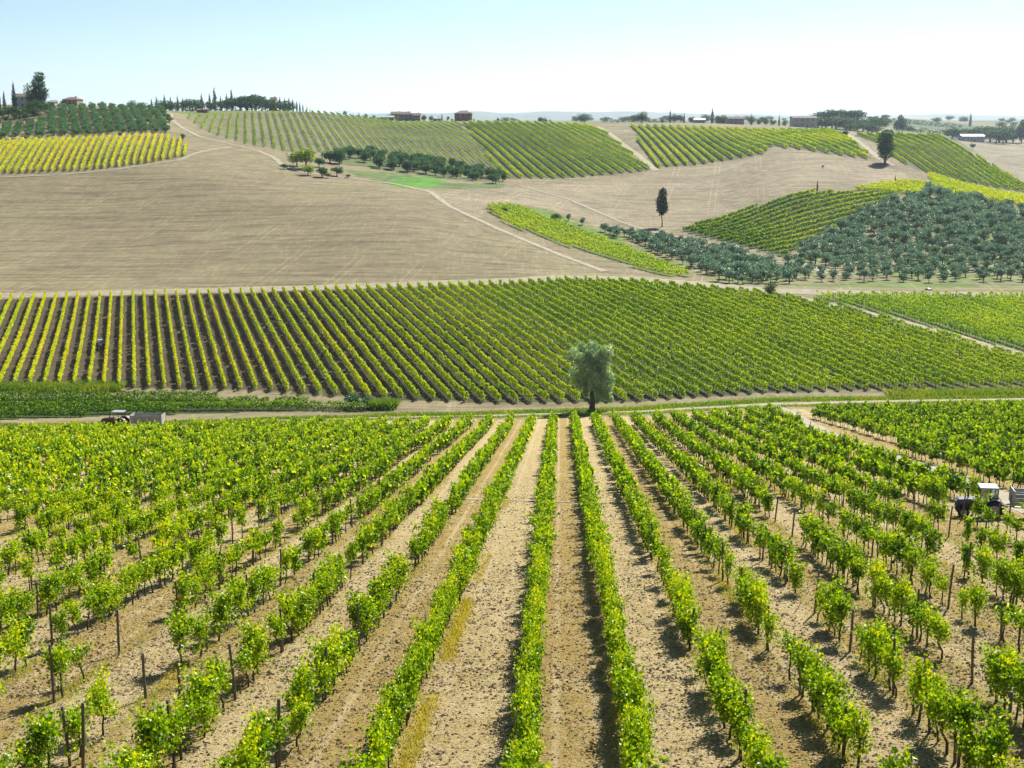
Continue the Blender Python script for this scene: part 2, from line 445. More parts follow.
# roads and tracks, as polylines
R_VALLEY = wpoly([(-260,430),(0,427),(128,425.5),(256,421.5),(384,418),(512,415.5),(640,412),(768,404.5),(896,401.5),(1024,399.5),(1240,397)], 150, 240, 30, False)
R_UPPER = wpoly([(-230,301),(0,296),(128,292.5),(256,289.5),(384,285.5),(512,281),(570,277.5),(640,279),(700,284),(770,291),(900,294),(1024,295),(1240,296)], 300, 360, 30, False)
R_DIAG = wpoly([(784,296),(840,307.5),(900,321.5),(960,338),(1024,356),(1090,374),(1165,393.5)], 200, 345, 30, False)
R_TRACK = wpoly([(768,405),(790,412),(806,424),(832,437),(868,449),(905,462),(940,474),(975,488),(1010,502),(1060,520),(1160,560)], 50, 240, 12, False)
R_HILL = wpoly([(606,272),(560,255),(500,230),(450,207),(430,192),(395,184),(340,177),(300,172),(283,166),(274,158),(258,151),(230,144),(200,137),(182,128),(170,118),(171,114)], 340, 800, 12, False)
R_YELL = wpoly([(-160,181),(0,177.5),(60,175),(120,169),(180,160),(200,152),(230,147)], 440, 700, 20, False)
R_GRN = wpoly([(597,127),(610,134),(625,146),(640,157),(656,171)], 560, 880, 20, False)
R_R1 = wpoly([(846,134),(860,143),(878,158),(893,166)], 560, 800, 20, False)
R_TREE = wpoly([(520,186),(570,200),(620,222),(662,235),(690,238),(740,252),(765,262),(800,262),(850,285)], 360, 620, 20, False)
R_CROSS = wpoly([(452,499),(520,501),(575,503),(640,503)], 60, 120, 20, False)
R_FAR = wpoly([(975,156),(1024,156),(1200,156)], 760, 1400, 20, False)

# ------------------------------------------------------------------ vine rows of the near slope
RS = 2.93
def row_x(k, Y):
    x = -0.865 + RS*k + 0.0374*Y
    s = np.clip(1-(Y-26)/150.0, 0, 1.1)
    return x - (0.85*s if k < 0 else 0.0)
def lane_of(X, Y):
    s = np.clip(1-(Y-26)/150.0, 0, 1.1)
    q = X + 0.865 - 0.0374*Y
    return np.where(q < -1.2, (q + 0.85*s)/RS, q/RS)
def row_end(k):
    x = row_x(k, 200.0)
    return float(np.interp(x, R_END[:, 0], R_END[:, 1]))

# ------------------------------------------------------------------ terrain sheet
def build_ground():
    s_in = np.linspace(-0.50, 0.50, 640)
    s_out = np.concatenate([np.linspace(-1.5, -0.9, 6)[:-1], np.linspace(-0.9, -0.50, 60)[:-1]])
    ss = np.concatenate([s_out, s_in, -s_out[::-1]])
    ys = [-18.0]
    while ys[-1] < 19500:
        y = ys[-1]; a = y + YO
        ys.append(y + (0.0068*a if 12 < y < 1500 else 0.02*a))
    ys = np.array(ys); ns, ny = len(ss), len(ys)
    Yg, Sg = np.meshgrid(ys, ss, indexing='ij')
    Xg = Sg*(Yg + YO)
    X = Xg.ravel(); Y = Yg.ravel(); Z = zfun(X, Y)
    # local soil colours (stubble, ploughed clay, grass, dust; some vineyard soil holds painted row shade)
    n1 = noise2(X/18, Y/18, 1)*0.5 + noise2(X/6, Y/6, 2)*0.3 + noise2(X/45, Y/70, 9)*0.5
    C = np.empty((len(X), 4)); C[:, 3] = 1
    base = np.array([0.335, 0.275, 0.175])
    C[:, :3] = base*(1 + 0.28*n1)[:, None]
    g = np.clip(n1*2.0 + 0.35*np.clip((420-Y)/90, 0, 1) - 0.05, 0, 1)[:, None]
    C[:, :3] = C[:, :3]*(1-0.35*g) + np.array([0.22, 0.23, 0.10])*0.35*g
    def paint(P, c, var=0.25, s=7.0, mixn=1.0):
        wx = noise2(X/5, Y/5, 21)*2.2*np.clip(Y/400, 0.1, 1.5); m = inpoly(X + wx, Y + wx, P)
        nn = (1 + var*(noise2(X/s, Y/s, 31) + 0.6*noise2(X/(s*0.3), Y/(s*0.3), 32)))[m][:, None]
        C[m, :3] = np.array(c)*nn*mixn + C[m, :3]*(1-mixn)
        return m
    far = Y > 880
    nf = noise2(X/150, Y/240, 41) + 0.5*noise2(X/60, Y/90, 42)
    C[far, :3] = np.where((nf[far] > 0.12)[:, None], np.array([0.10, 0.16, 0.06]), np.where((nf[far] > -0.2)[:, None], np.array([0.24, 0.24, 0.12]), np.array([0.34, 0.28, 0.19])))
    paint(P_YHILL, (0.20, 0.24, 0.06))
    paint(P_PLOUGH, (0.37, 0.305, 0.215), 0.25, 14)
    paint(P_OLRG, (0.31, 0.28, 0.16), 0.5, 9)
    m = inpoly(X, Y, P_OLRG) & (noise2(X/16, Y/11, 77) + 0.4*noise2(X/5, Y/5, 78) > 0.10)
    C[m, :3] = np.array([0.20, 0.27, 0.07])*(1+0.5*noise2(X[m]/4, Y[m]/4, 5))[:, None]
    paint(P_GRASSC, (0.18, 0.27, 0.05))
    paint(P_LAWN, (0.16, 0.22, 0.07), 0.5)
    paint(P_BRIGHT, (0.13, 0.32, 0.03), 0.5, 4)
    paint(P_ORCH, (0.42, 0.35, 0.21), 0.3)
    paint(P_BUSH, (0.16, 0.2, 0.07))
    paint(P_STRIPE, (0.235, 0.225, 0.125), 0.35)
    paint(P_GREEN, (0.13, 0.15, 0.05))
    paint(P_R1, (0.14, 0.15, 0.06)); paint(P_R0, (0.31, 0.27, 0.17), 0.4)
    paint(P_R2, (0.13, 0.15, 0.05)); paint(P_R3, (0.09, 0.11, 0.045)); paint(P_YEL2, (0.26, 0.29, 0.04), 0.3)
    paint(P_YELL, (0.26, 0.24, 0.09)); paint(P_STRIP, (0.16, 0.20, 0.05))
    paint(P_FARF, (0.34, 0.29, 0.2), 0.4, 30)
    # mid slope: clay with the shade between rows painted in, grassy towards the right
    m = inpoly(X, Y, P_MID)
    gx = np.clip((X+70)/110, 0, 1)[m][:, None]
    nn = (1 + 0.3*noise2(X/3, Y/3, 6) + 0.25*noise2(X/14, Y/14, 61))[m][:, None]
    C[m, :3] = (np.array([0.11, 0.085, 0.055])*(1-gx) + np.array([0.09, 0.10, 0.035])*gx)*nn
    paint(P_LIGHT, (0.14, 0.22, 0.035)); paint(P_DARK, (0.05, 0.08, 0.02))  # soil under the level valley rows darkened, their shade put into its colour
    # near slope
    fgm = (Y < 185)
    C[fgm, :3] = np.array([0.40, 0.31, 0.185])*(1 + 0.15*n1[fgm])[:, None]
    # verges of the valley road: grass
    dv = seg_dist(X, Y, R_VALLEY)
    nearroad = (dv < 6.5) & (Y > np.interp(X, R_VALLEY[:, 0], R_VALLEY[:, 1]) - 0.5) | ((dv < 3.5))
    gq = nearroad & (noise2(X/5, Y/2.0, 88) + 0.5*noise2(X/1.5, Y/1.5, 89) > -0.22) & (Y > 150)
    C[gq, :3] = np.array([0.17, 0.27, 0.035])*(1+0.5*noise2(X[gq]/2, Y[gq]/2, 90))[:, None]
    C[:, :3] *= np.array([0.60, 0.605, 0.55])
    fg = ((Y < np.interp(X, R_VALLEY[:, 0], R_VALLEY[:, 1]) - 7)).astype(float)
    dt = seg_dist(X, Y, R_TRACK)
    fg *= (dt > 1.6)
    lane = lane_of(X, Y)
    plough = (~gq).astype(float)*(1-fg)
    idx = np.arange(ns*ny).reshape(ny, ns)
    Fq = np.stack([idx[:-1, :-1], idx[:-1, 1:], idx[1:, 1:], idx[1:, :-1]], -1).reshape(-1, 4)
    me = mesh_np('ground', np.stack([X, Y, Z], -1), [Fq], [M_ground], None, None,
                 {'soil': C, 'near': fg, 'lane': lane, 'plough': plough}, smooth=True)
    return tag(link('ground', me), kind='structure')

def ground_material():
    m, nt, out = newmat('farm_soil'); L = nt.links.new
    p = N(nt, 'ShaderNodeBsdfPrincipled'); p.inputs['Roughness'].default_value = 0.95; p.inputs['Specular IOR Level'].default_value = 0.1
    tc = N(nt, 'ShaderNodeTexCoord')
    soil = N(nt, 'ShaderNodeAttribute', attribute_name='soil')
    near = N(nt, 'ShaderNodeAttribute', attribute_name='near')
    lane = N(nt, 'ShaderNodeAttribute', attribute_name='lane')
    plo = N(nt, 'ShaderNodeAttribute', attribute_name='plough')
    def noise(scale, detail=5, rough=0.6, stretch=None, rot=0):
        n = N(nt, 'ShaderNodeTexNoise'); n.inputs['Scale'].default_value = scale; n.inputs['Detail'].default_value = detail; n.inputs['Roughness'].default_value = rough
        if stretch:
            mp = N(nt, 'ShaderNodeMapping'); mp.inputs['Scale'].default_value = stretch; mp.inputs['Rotation'].default_value = (0, 0, rot)
            L(tc.outputs['Object'], mp.inputs[0]); L(mp.outputs[0], n.inputs['Vector'])
        else: L(tc.outputs['Object'], n.inputs['Vector'])
        return n.outputs[0]
    def math_(op, a, b=None, c=None, clamp=False):
        n = N(nt, 'ShaderNodeMath', operation=op); n.use_clamp = clamp
        for i, q in enumerate((a, b, c)):
            if q is None: continue
            if isinstance(q, (int, float)): n.inputs[i].default_value = q
            else: L(q, n.inputs[i])
        return n.outputs[0]
    def rng_(x, a, b, c, d):
        n = N(nt, 'ShaderNodeMapRange'); L(x, n.inputs[0])
        for i, q in enumerate((a, b, c, d)): n.inputs[i+1].default_value = q
        return n.outputs[0]
    def mixc(f, a, b, mode='MIX'):
        n = N(nt, 'ShaderNodeMix', data_type='RGBA', blend_type=mode)
        if isinstance(f, (int, float)): n.inputs[0].default_value = f
        else: L(f, n.inputs[0])
        for i, q in ((6, a), (7, b)):
            if isinstance(q, tuple): n.inputs[i].default_value = (*q, 1)
            else: L(q, n.inputs[i])
        return n.outputs[2]
    # far ground: furrow streaks and stubble lines, two directions
    st1 = noise(1.0, 8, 0.72, (0.05, 0.8, 1), 0.10)
    st2 = noise(1.0, 4, 0.6, (0.45, 0.02, 1), 0.15)
    st3 = noise(0.35, 6, 0.65)
    f1 = rng_(st1, 0.3, 0.7, 0.62, 1.32); f2 = rng_(st2, 0.3, 0.7, 0.84, 1.14); f3 = rng_(st3, 0.3, 0.7, 0.8, 1.2)
    ta = noise(1.0, 5, 0.55, (0.022, 0.30, 1), 0.08); tb = noise(1.0, 5, 0.6, (0.07, 0.9, 1), 0.12); tv = noise(1.0, 3, 0.5, (1.3, 0.012, 1), 0.12)
    fm = math_('MULTIPLY', rng_(ta, 0.50, 0.60, 1.07, 0.80), math_('MULTIPLY', rng_(tb, 0.5, 0.62, 1.04, 0.80), rng_(tv, 0.54, 0.64, 1.0, 1.16)))
    fm = math_('MULTIPLY', fm, f3)
    sx = N(nt, 'ShaderNodeSeparateXYZ'); mpl = N(nt, 'ShaderNodeMapping'); mpl.inputs['Rotation'].default_value = (0, 0, 0.17); L(tc.outputs['Object'], mpl.inputs[0]); L(mpl.outputs[0], sx.inputs[0])
    def lines(sock, period, width):
        q = math_('ABSOLUTE', math_('SUBTRACT', math_('FRACT', math_('ADD', math_('DIVIDE', sock, period), math_('MULTIPLY', st3, 0.02))), 0.5))
        return rng_(math_('ABSOLUTE', math_('SUBTRACT', q, 0.06)), 0.0, width, 1.0, 0.0)
    ln = math_('MULTIPLY', lines(sx.outputs[0], 19.0, 0.014), rng_(noise(0.02, 2), 0.42, 0.58, 0.0, 0.5))
    ln2 = math_('MULTIPLY', lines(sx.outputs[1], 11.0, 0.03), rng_(noise(0.03, 2), 0.38, 0.58, 0.0, 0.42))
    fm = math_('ADD', math_('SUBTRACT', fm, ln2), ln)
    far_f = math_('ADD', math_('MULTIPLY', math_('SUBTRACT', fm, 1.0), plo.outputs['Fac']), 1.0)
    cfar = N(nt, 'ShaderNodeVectorMath', operation='SCALE'); L(soil.outputs['Color'], cfar.inputs[0]); L(far_f, cfar.inputs[3])
    # near slope: alternate lanes of straw-pale stubble and turned soil, wheel lines, clods
    lf = lane.outputs['Fac']
    fr = math_('FRACT', lf)
    d = math_('ABSOLUTE', math_('SUBTRACT', fr, 0.5))              # 0.5 at the row, 0 mid lane
    par = math_('PINGPONG', math_('ADD', math_('FLOOR', lf), 0.0), 1.0)
    big = noise(0.16, 3); mid = noise(1.3, 6, 0.7); fine = noise(9.0, 8, 0.75); fin2 = noise(26.0, 6, 0.7)
    pale = (0.66, 0.53, 0.29); tan = (0.44, 0.315, 0.10); dark = (0.055, 0.034, 0.012)
    stub = rng_(math_('ADD', math_('MULTIPLY', par, 0.30), math_('ADD', math_('MULTIPLY', mid, 0.9), math_('MULTIPLY', big, 0.6))), 0.75, 1.05, 0.0, 1.0)
    c1 = mixc(math_('MULTIPLY', stub, 0.75), tan, pale)
    chip = rng_(fin2, 0.54, 0.66, 0.0, 0.7)
    c1 = mixc(math_('MULTIPLY', chip, rng_(mid, 0.4, 0.65, 0.2, 1.0)), c1, (0.52, 0.44, 0.31))
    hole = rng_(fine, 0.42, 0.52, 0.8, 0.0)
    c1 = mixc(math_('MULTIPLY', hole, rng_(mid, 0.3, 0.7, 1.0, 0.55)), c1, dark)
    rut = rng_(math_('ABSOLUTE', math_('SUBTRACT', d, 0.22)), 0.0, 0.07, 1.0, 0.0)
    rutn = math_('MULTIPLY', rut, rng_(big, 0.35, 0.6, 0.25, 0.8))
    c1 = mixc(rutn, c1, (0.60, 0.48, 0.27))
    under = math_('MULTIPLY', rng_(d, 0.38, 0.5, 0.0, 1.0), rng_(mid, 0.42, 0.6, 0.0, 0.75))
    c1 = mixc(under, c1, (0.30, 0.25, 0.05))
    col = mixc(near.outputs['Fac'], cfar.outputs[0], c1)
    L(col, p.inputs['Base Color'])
    # relief
    h = math_('ADD', math_('MULTIPLY', fine, 1.3), math_('ADD', math_('MULTIPLY', mid, 1.6), math_('MULTIPLY', fin2, 0.35)))
    b = N(nt, 'ShaderNodeBump'); b.inputs['Distance'].default_value = 0.26
    L(math_('ADD', math_('MULTIPLY', near.outputs['Fac'], 0.75), 0.12), b.inputs['Strength'])
    L(h, b.inputs['Height']); L(b.outputs[0], p.inputs['Normal'])
    L(p.outputs[0], out.inputs[0])
    return m
M_ground = ground_material()
M_road = pbr('dusty_track', (0.31, 0.27, 0.195), 0.95, scale=0.6, col2=(0.19, 0.165, 0.10), bump=0.2)
M_road2 = pbr('clay_track', (0.29, 0.25, 0.18), 0.95, scale=0.5, col2=(0.18, 0.155, 0.09), bump=0.2)
ground = build_ground()

def ribbon(name, L, w, mat, lift=0.06, kind='structure', wob=0.15):
    P = [L[0]]
    for a, b in zip(L[:-1], L[1:]):
        n = max(1, int(np.hypot(*(b-a))/1.5))
        for k in range(1, n+1): P.append(a + (b-a)*k/n)
    P = np.array(P)
    for _ in range(4): P[1:-1] = 0.25*P[:-2] + 0.5*P[1:-1] + 0.25*P[2:]
    T = np.gradient(P, axis=0); T /= np.linalg.norm(T, axis=1)[:, None] + 1e-9
    Nn = np.stack([-T[:, 1], T[:, 0]], -1)
    k = 7; V = []
    wv = w*0.5*(1 + wob*noise2(P[:, 0]/4, P[:, 1]/4, 51)*2)
    for j in range(k):
        q = P + Nn*(wv*(2*j/(k-1)-1))[:, None]
        z = zfun(q[:, 0], q[:, 1]) + lift*(1 if 0 < j < k-1 else 0.2) + np.clip(q[:, 1]/8000, 0, 0.15)
        V.append(np.column_stack([q, z]))
    n = len(P); V = np.stack(V, 1).reshape(-1, 3); idx = np.arange(n*k).reshape(n, k)
    Fq = np.stack([idx[:-1, :-1], idx[1:, :-1], idx[1:, 1:], idx[:-1, 1:]], -1).reshape(-1, 4)
    return tag(link(name, mesh_np(name, V, [Fq], [mat], smooth=True)), kind=kind)
ribbon('valley_road', R_VALLEY, 2.6, M_road)
ribbon('upper_road', R_UPPER, 7.0, M_road2)
ribbon('diagonal_track', R_DIAG, 4.5, M_road2)
ribbon('vineyard_track', R_TRACK, 2.6, M_road)
ribbon('hill_path', R_HILL, 2.6, M_road, 0.12)
ribbon('field_edge_path', R_YELL, 2.0, M_road2, 0.12)
ribbon('hill_track', R_GRN, 3.4, M_road, 0.12)
ribbon('ridge_track', R_R1, 3.0, M_road2, 0.12)
ribbon('hollow_track', R_TREE, 2.2, M_road2, 0.12)
ribbon('crossing_footpath', R_CROSS, 0.5, M_road, 0.05)
ribbon('far_lane', R_FAR, 3.0, pbr('dark_lane', (0.12, 0.10, 0.08), 0.95), 0.2)

# distant blue ridges
def ridge(name, y, amp, seed, base, mat, px0=-900, px1=1900):
    x = np.linspace((px0-512)/F*y, (px1-512)/F*y, 260)
    h = base + amp*(0.5 + 0.9*noise2(x/1500, x*0+seed, seed) + 0.5*noise2(x/600, x*0+seed, seed+1) + 0.22*noise2(x/210, x*0, seed+2) + 0.1*noise2(x/80, x*0, seed+3))
    h = np.maximum(h, 2)
    D = [-900, -450, 0, 450, 900]; prof = [0, 0.62, 1, 0.6, 0]
    V = []
    for d, q in zip(D, prof):
        yy = y + d + 260*noise2(x/700, x*0+d/300, seed+7)
        zz = 40 + (h+12)*q*(1 + (0.35*noise2(x/260, x*0+d, seed+9) if 0 < q < 1 else 0))
        V.append(np.column_stack([x, yy, zz]))
    V = np.stack(V, 1).reshape(-1, 3); idx = np.arange(len(x)*5).reshape(len(x), 5)
    Fq = np.stack([idx[:-1, :-1], idx[1:, :-1], idx[1:, 1:], idx[:-1, 1:]], -1).reshape(-1, 4)
    tag(link(name, mesh_np(name, V, [Fq], [mat], smooth=True)), kind='structure')
M_mount = pbr('wooded_mountain', (0.09, 0.13, 0.09), 0.95, scale=0.004, var=0.4)
ridge('distant_hills', 7200, 50, 3, 8, M_mount)
ridge('mountains', 18500, 110, 14, 62, M_mount)

# haze
def build_haze():
    m, nt, out = newmat('haze_air')
    v = N(nt, 'ShaderNodeVolumePrincipled')
    v.inputs['Color'].default_value = (0.66, 0.79, 1.0, 1); v.inputs['Density'].default_value = HAZE
    v.inputs['Anisotropy'].default_value = 0.45
    nt.links.new(v.outputs[0], out.inputs['Volume'])
    mb = MB(); x0, x1, y0, y1, z0, z1 = -29000, 29000, -60, 21500, -12, 420
    mb.box(((x0+x1)/2, (y0+y1)/2, (z0+z1)/2), (x1-x0, y1-y0, z1-z0))
    tag(mb.build('haze', m), kind='stuff')
HAZE = 0.00006
build_haze()
# ------------------------------------------------------------------ grapevines of the near slope
def vine_variant(seed, n_leaf, lsize, full=1.0, shoots=14):
    """one vine, origin at its foot, row along local Y; returns trunk (V,F) and foliage (V,F,tint)"""
    r = np.random.default_rng(seed)
    hc = r.uniform(0.72, 0.9)
    lean = r.normal(0, 0.07, 2)
    pts = [[0, 0, -0.12], [lean[0]*0.5+r.normal(0, .03), lean[1]*0.6, hc*0.35], [lean[0]+r.normal(0, .04), lean[1]*1.2, hc*0.7], [lean[0]*0.8, lean[1]*1.4, hc]]
    tV, tF = tube(pts, [0.045, 0.034, 0.03, 0.028], 6)
    blocks = [(tV, tF)]
    top = np.array(pts[-1]); Cs = []
    arms = [(-0.45, 0.45)] if r.random() < 0.7 else [(-0.2, 0.5)]
    a0, a1 = arms[0]
    armp = [top + [0, a0, 0.03], top + [0.02, a0*0.5, 0.05], top, top + [-0.02, a1*0.5, 0.04], top + [0, a1, 0.05]]
    V, Fq = tube(armp, [0.012, 0.018, 0.024, 0.018, 0.012], 5); blocks.append((V, Fq))
    w = r.uniform(0.4, 1.6, shoots)
    for i in range(shoots):
        s = top + [r.normal(0, .03), r.uniform(a0, a1), 0.04]
        Ls = r.uniform(0.35, 1.15)*full; side = r.normal(0, 0.27); along = r.normal(0, 0.28)
        t = np.linspace(0, 1, 8)[:, None]
        droop = r.uniform(0.1, 0.75)
        c = s + np.hstack([side*t*Ls*1.1, along*t*Ls, (t - droop*t**2.2)*Ls])
        if r.random() < 0.26: c[:, 2] = s[2] - t[:, 0]*r.uniform(0.1, 0.5)
        if n_leaf > 200:
            V, Fq = tube(c[::2], [0.006, 0.005, 0.004, 0.003], 3); blocks.append((V, Fq))
        k = int(n_leaf*w[i]/w.sum()) + 1
        tt = r.random(k)**0.85
        ii = np.clip((tt*7).astype(int), 0, 6); ff = (tt*7 - ii)[:, None]
        base = c[ii]*(1-ff) + c[ii+1]*ff
        Cs.append(base + r.normal(0, 1, (k, 3))*[0.12, 0.12, 0.10])
    C = np.concatenate(Cs); C[:, 2] = np.maximum(C[:, 2], 0.3)
    global rng
    old = rng; rng = r
    sz = lsize*r.uniform(0.65, 1.25, len(C))
    LV, LF = leaf_quads(C, sz, 0.45, 0.9)
    rng = old
    tint = 0.49 + 0.13*r.normal(size=len(C)) + 0.10*np.sign(r.normal(size=len(C))) + r.normal()*0.05
    tint[r.random(len(C)) < 0.03] += 0.3
    tint += 0.12*(C[:, 2] > 1.35)
    return blocks, (LV, LF, np.clip(tint, 0, 1))
NV = 9
VV = [vine_variant(100+i, [900, 760, 980, 620, 840, 480, 920, 700, 340][i], 0.10, [1, .95, 1.1, .85, 1, .8, 1.05, .95, .6][i], [16, 14, 18, 12, 15, 10, 17, 12, 7][i]) for i in range(NV)]
vine_meshes = []
for i, (bl, (LV, LF, t)) in enumerate(VV):
    a = Acc()
    for V, Fq in bl: a.add(V, Fq)
    b = Acc(); b.add(LV, LF, 0, t)
    vine_meshes.append((a.mesh('trunk', [M_trunk], smooth=True), b.mesh('foliage', [M_vine])))
POSTS = []
def vine_spots():
    out = []
    for k in range(-70, 75):
        ye = row_end(k)
        y = 19.0 + rng.random()*0.9
        n = 0; gap_until = 0
        while y < ye:
            x = float(row_x(k, y)) + rng.normal(0, 0.05)
            if n % 7 == 0: POSTS.append((x, y + 0.3, k))
            n += 1
            mainrow = -1 <= k <= 1
            dens = 0.985 if mainrow else (0.70 - 0.12*(k > 2) + 0.8*float(noise2(x/4.5, y/6.0, 66)) if y < 85 else 0.86)
            if abs(x/y) < 0.75 and rng.random() < dens and y > gap_until:
                out.append((x, y, k))
            y += rng.uniform(0.82, 1.02)*(0.9 if mainrow else 1.02)
    return np.array(out)
VS = vine_spots()
VS = VS[seg_dist(VS[:, 0], VS[:, 1], R_TRACK) > 2.0]
_tp = at(982.5, 517, 50, 120); VS = VS[(np.abs(VS[:, 0]-_tp[0]-.8) > 5.5) | (VS[:, 1] < _tp[1]-3.4) | (VS[:, 1] > _tp[1]+2.5)]
VZ = zfun(VS[:, 0], VS[:, 1])
px, py, fw = project(VS[:, 0], VS[:, 1], VZ + 1.0)
inframe = (px > -14) & (px < 1038) & (py < 790) & (py > 0)
order = np.argsort(np.where(inframe, fw, 1e9))[:290]
isnear = np.zeros(len(VS), bool); isnear[order] = True
vr = np.random.default_rng(77)
ROWANG = -math.atan(0.0374)
G_V = 'grapevines standing in the nearest rows'
def zone(k, x, y):
    if k == 0: return 'leafy grapevine in the middle row running straight up the photo'
    if k == -1: return 'leafy grapevine in the dense row edged with yellow grass'
    if k == 1: return 'leafy grapevine in the dense row right of the middle row'
    if k in (-2, -3): return 'grapevine on a twisted trunk in the gappy rows beside the wheel tracks'
    if k < -3: return 'grapevine in the crowded yellow green rows at the lower left edge'
    if k in (2, 3): return 'grapevine in the broken rows just right of the dense centre rows'
    return 'grapevine on a dark trunk in the sparse rows at the lower right'
def zgroup(k): return {0: 'vines of the middle row', -1: 'vines of the row edged with yellow grass', 1: 'vines of the dense row right of the middle'}.get(int(k), 'vines beside the wheel tracks' if k in (-2, -3) else ('vines at the lower left edge' if k < -3 else ('vines of the broken rows right of centre' if k in (2, 3) else 'vines at the lower right')))
for i in order:
    x, y, k = VS[i]
    big = abs(k) <= 1
    v = int(vr.choice([0, 1, 2, 4, 6, 7] if big else [0, 1, 2, 3, 4, 5, 6, 7, 8]))
    o = empty('grapevine', (x, y, float(VZ[i]) - 0.02), ROWANG + (math.pi if vr.random() < .5 else 0) + vr.normal(0, .12))
    s = vr.uniform(0.84, 1.16)*(1.0 if big else 1.02); o.scale = (s*(0.78 if big else 1.0), s, s*vr.uniform(1.0, 1.25))
    link('trunk', vine_meshes[v][0], o); link('foliage', vine_meshes[v][1], o)
    tag(o, zone(k, x, y), 'grapevine', zgroup(k))
# all the vines beyond the nearest ones: one object
def merge_variants(spots, zs, variants, yaw_fn, tint_fn, rs, scale_fn):
    Vs, Fs, Ts, Ms = [], [], [], []; off = 0
    choice = rs.integers(0, len(variants), len(spots))
    for vi, (bl, (LV, LF, t)) in enumerate(variants):
        ids = np.nonzero(choice == vi)[0]
        if len(ids) == 0: continue
        BV = np.concatenate([b[0] for b in bl]); BF = []; o_ = 0
        for b in bl: BF.append(b[1] + o_); o_ += len(b[0])
        BF = np.concatenate(BF)
        V = np.concatenate([BV, LV]); Fq = np.concatenate([BF, LF + len(BV)])
        mi = np.concatenate([np.ones(len(BF)), np.zeros(len(LF))]); tt = np.concatenate([np.full(len(BF), .5), t])
        yaw = yaw_fn(ids); s = scale_fn(ids)
        c, sn = np.cos(yaw), np.sin(yaw)
        X = (V[None, :, 0]*c[:, None] - V[None, :, 1]*sn[:, None])*s[:, 0:1] + spots[ids, 0][:, None]
        Y = (V[None, :, 0]*sn[:, None] + V[None, :, 1]*c[:, None])*s[:, 0:1] + spots[ids, 1][:, None]
        Z = V[None, :, 2]*s[:, 1:2] + zs[ids][:, None]
        n = len(ids)
        Vs.append(np.stack([X, Y, Z], -1).reshape(-1, 3))
        Fs.append((Fq[None] + (np.arange(n)*len(V))[:, None, None]).reshape(-1, 4) + off)
        Ts.append((tt[None] + tint_fn(ids)[:, None]).ravel()); Ms.append(np.tile(mi, n)); off += n*len(V)
    return np.concatenate(Vs), np.concatenate(Fs), np.clip(np.concatenate(Ts), 0, 1), np.concatenate(Ms)
MID = [vine_variant(300+i, [330, 280, 370, 240, 210, 300][i], 0.155, [1, .9, 1.1, .85, .8, 1][i], 11) for i in range(6)]
FAR = [vine_variant(400+i, [84, 74, 90, 66, 60][i], 0.31, [1, .9, 1.1, .9, .85][i], 8) for i in range(5)]
parts = []
rest = ~isnear
for lo, hi, var in ((0, 88, MID), (88, 400, FAR)):
    m = rest & (VS[:, 1] >= lo) & (VS[:, 1] < hi)
    sp, zz = VS[m], VZ[m]
    rs = np.random.default_rng(int(lo)+5)
    sc_ = rs.uniform(0.88, 1.18, (len(sp), 2)); sc_[:, 0] *= 0.95; sc_[:, 1] *= 1.12
    leftness = np.clip((-sp[:, 0] - 5)/60, 0, 1)*0.14 + 0.10*noise2(sp[:, 0]/14, sp[:, 1]/14, 8) - 0.05*np.clip((sp[:, 0]-10)/40, 0, 1)
    parts.append(merge_variants(sp, zz, var, lambda ids: ROWANG + rs.normal(0, .15, len(ids)) + math.pi*rs.integers(0, 2, len(ids)),
                                lambda ids: leftness[ids] + rs.normal(0, .05, len(ids)), rs, lambda ids: sc_[ids]))
offs = np.cumsum([0] + [len(p[0]) for p in parts])
me = mesh_np('grapevines', np.concatenate([p[0] for p in parts]), [np.concatenate([p[1] + offs[i] for i, p in enumerate(parts)])], [M_vine, M_trunk],
             np.concatenate([p[3] for p in parts]), {'tint': np.concatenate([p[2] for p in parts])})
tag(link('grapevines', me), 'mass of grapevines filling the rows between the nearest ones and the valley road', 'grapevines', None, 'stuff')
print('vines', len(VS), 'quads', sum(len(p[1]) for p in parts))

# posts
def post_mesh(seed, h):
    r = np.random.default_rng(seed)
    V, Fq = tube([[0, 0, -0.3], [0.01, 0, h*0.5], [0.0, 0.01, h]], [0.05, 0.047, 0.042], 8)
    top = [len(V)-8+i for i in range(8)]
    V = V + r.normal(0, 0.003, V.shape)
    return mesh_np('vineyard_post', V, [Fq, np.array([top])], [M_post])
pm = [post_mesh(i, h) for i, h in enumerate((1.75, 1.9, 2.0, 1.65))]
pl = []
for (x, y, k) in POSTS:
    if seg_dist([x], [y], R_TRACK)[0] < 2.8 or abs(k) == 99: continue
    if (k in (0, 1, -1)) and y < 110 and vr.random() < 0.6: continue
    z = zf(x, y); q = project(x, y, z + 1)
    if -10 < q[0] < 1034 and q[1] < 800 and y < 118: pl.append((float(q[2]), x, y, z, k))
pl.sort()
for (d, x, y, z, k) in pl[:285]:
    o = link('vineyard_post', pm[int(vr.integers(4))], None, (x, y, z))
    o.rotation_euler = (vr.normal(0, .035), vr.normal(0, .045), vr.uniform(0, 6.28))
    side = 'left of the middle aisle' if k < -1 else ('right of the middle aisle' if k > 1 else 'half buried in the dense middle rows')
    tag(o, 'weathered grey wooden vineyard post standing among the vines ' + side, 'post', 'vineyard posts ' + side)
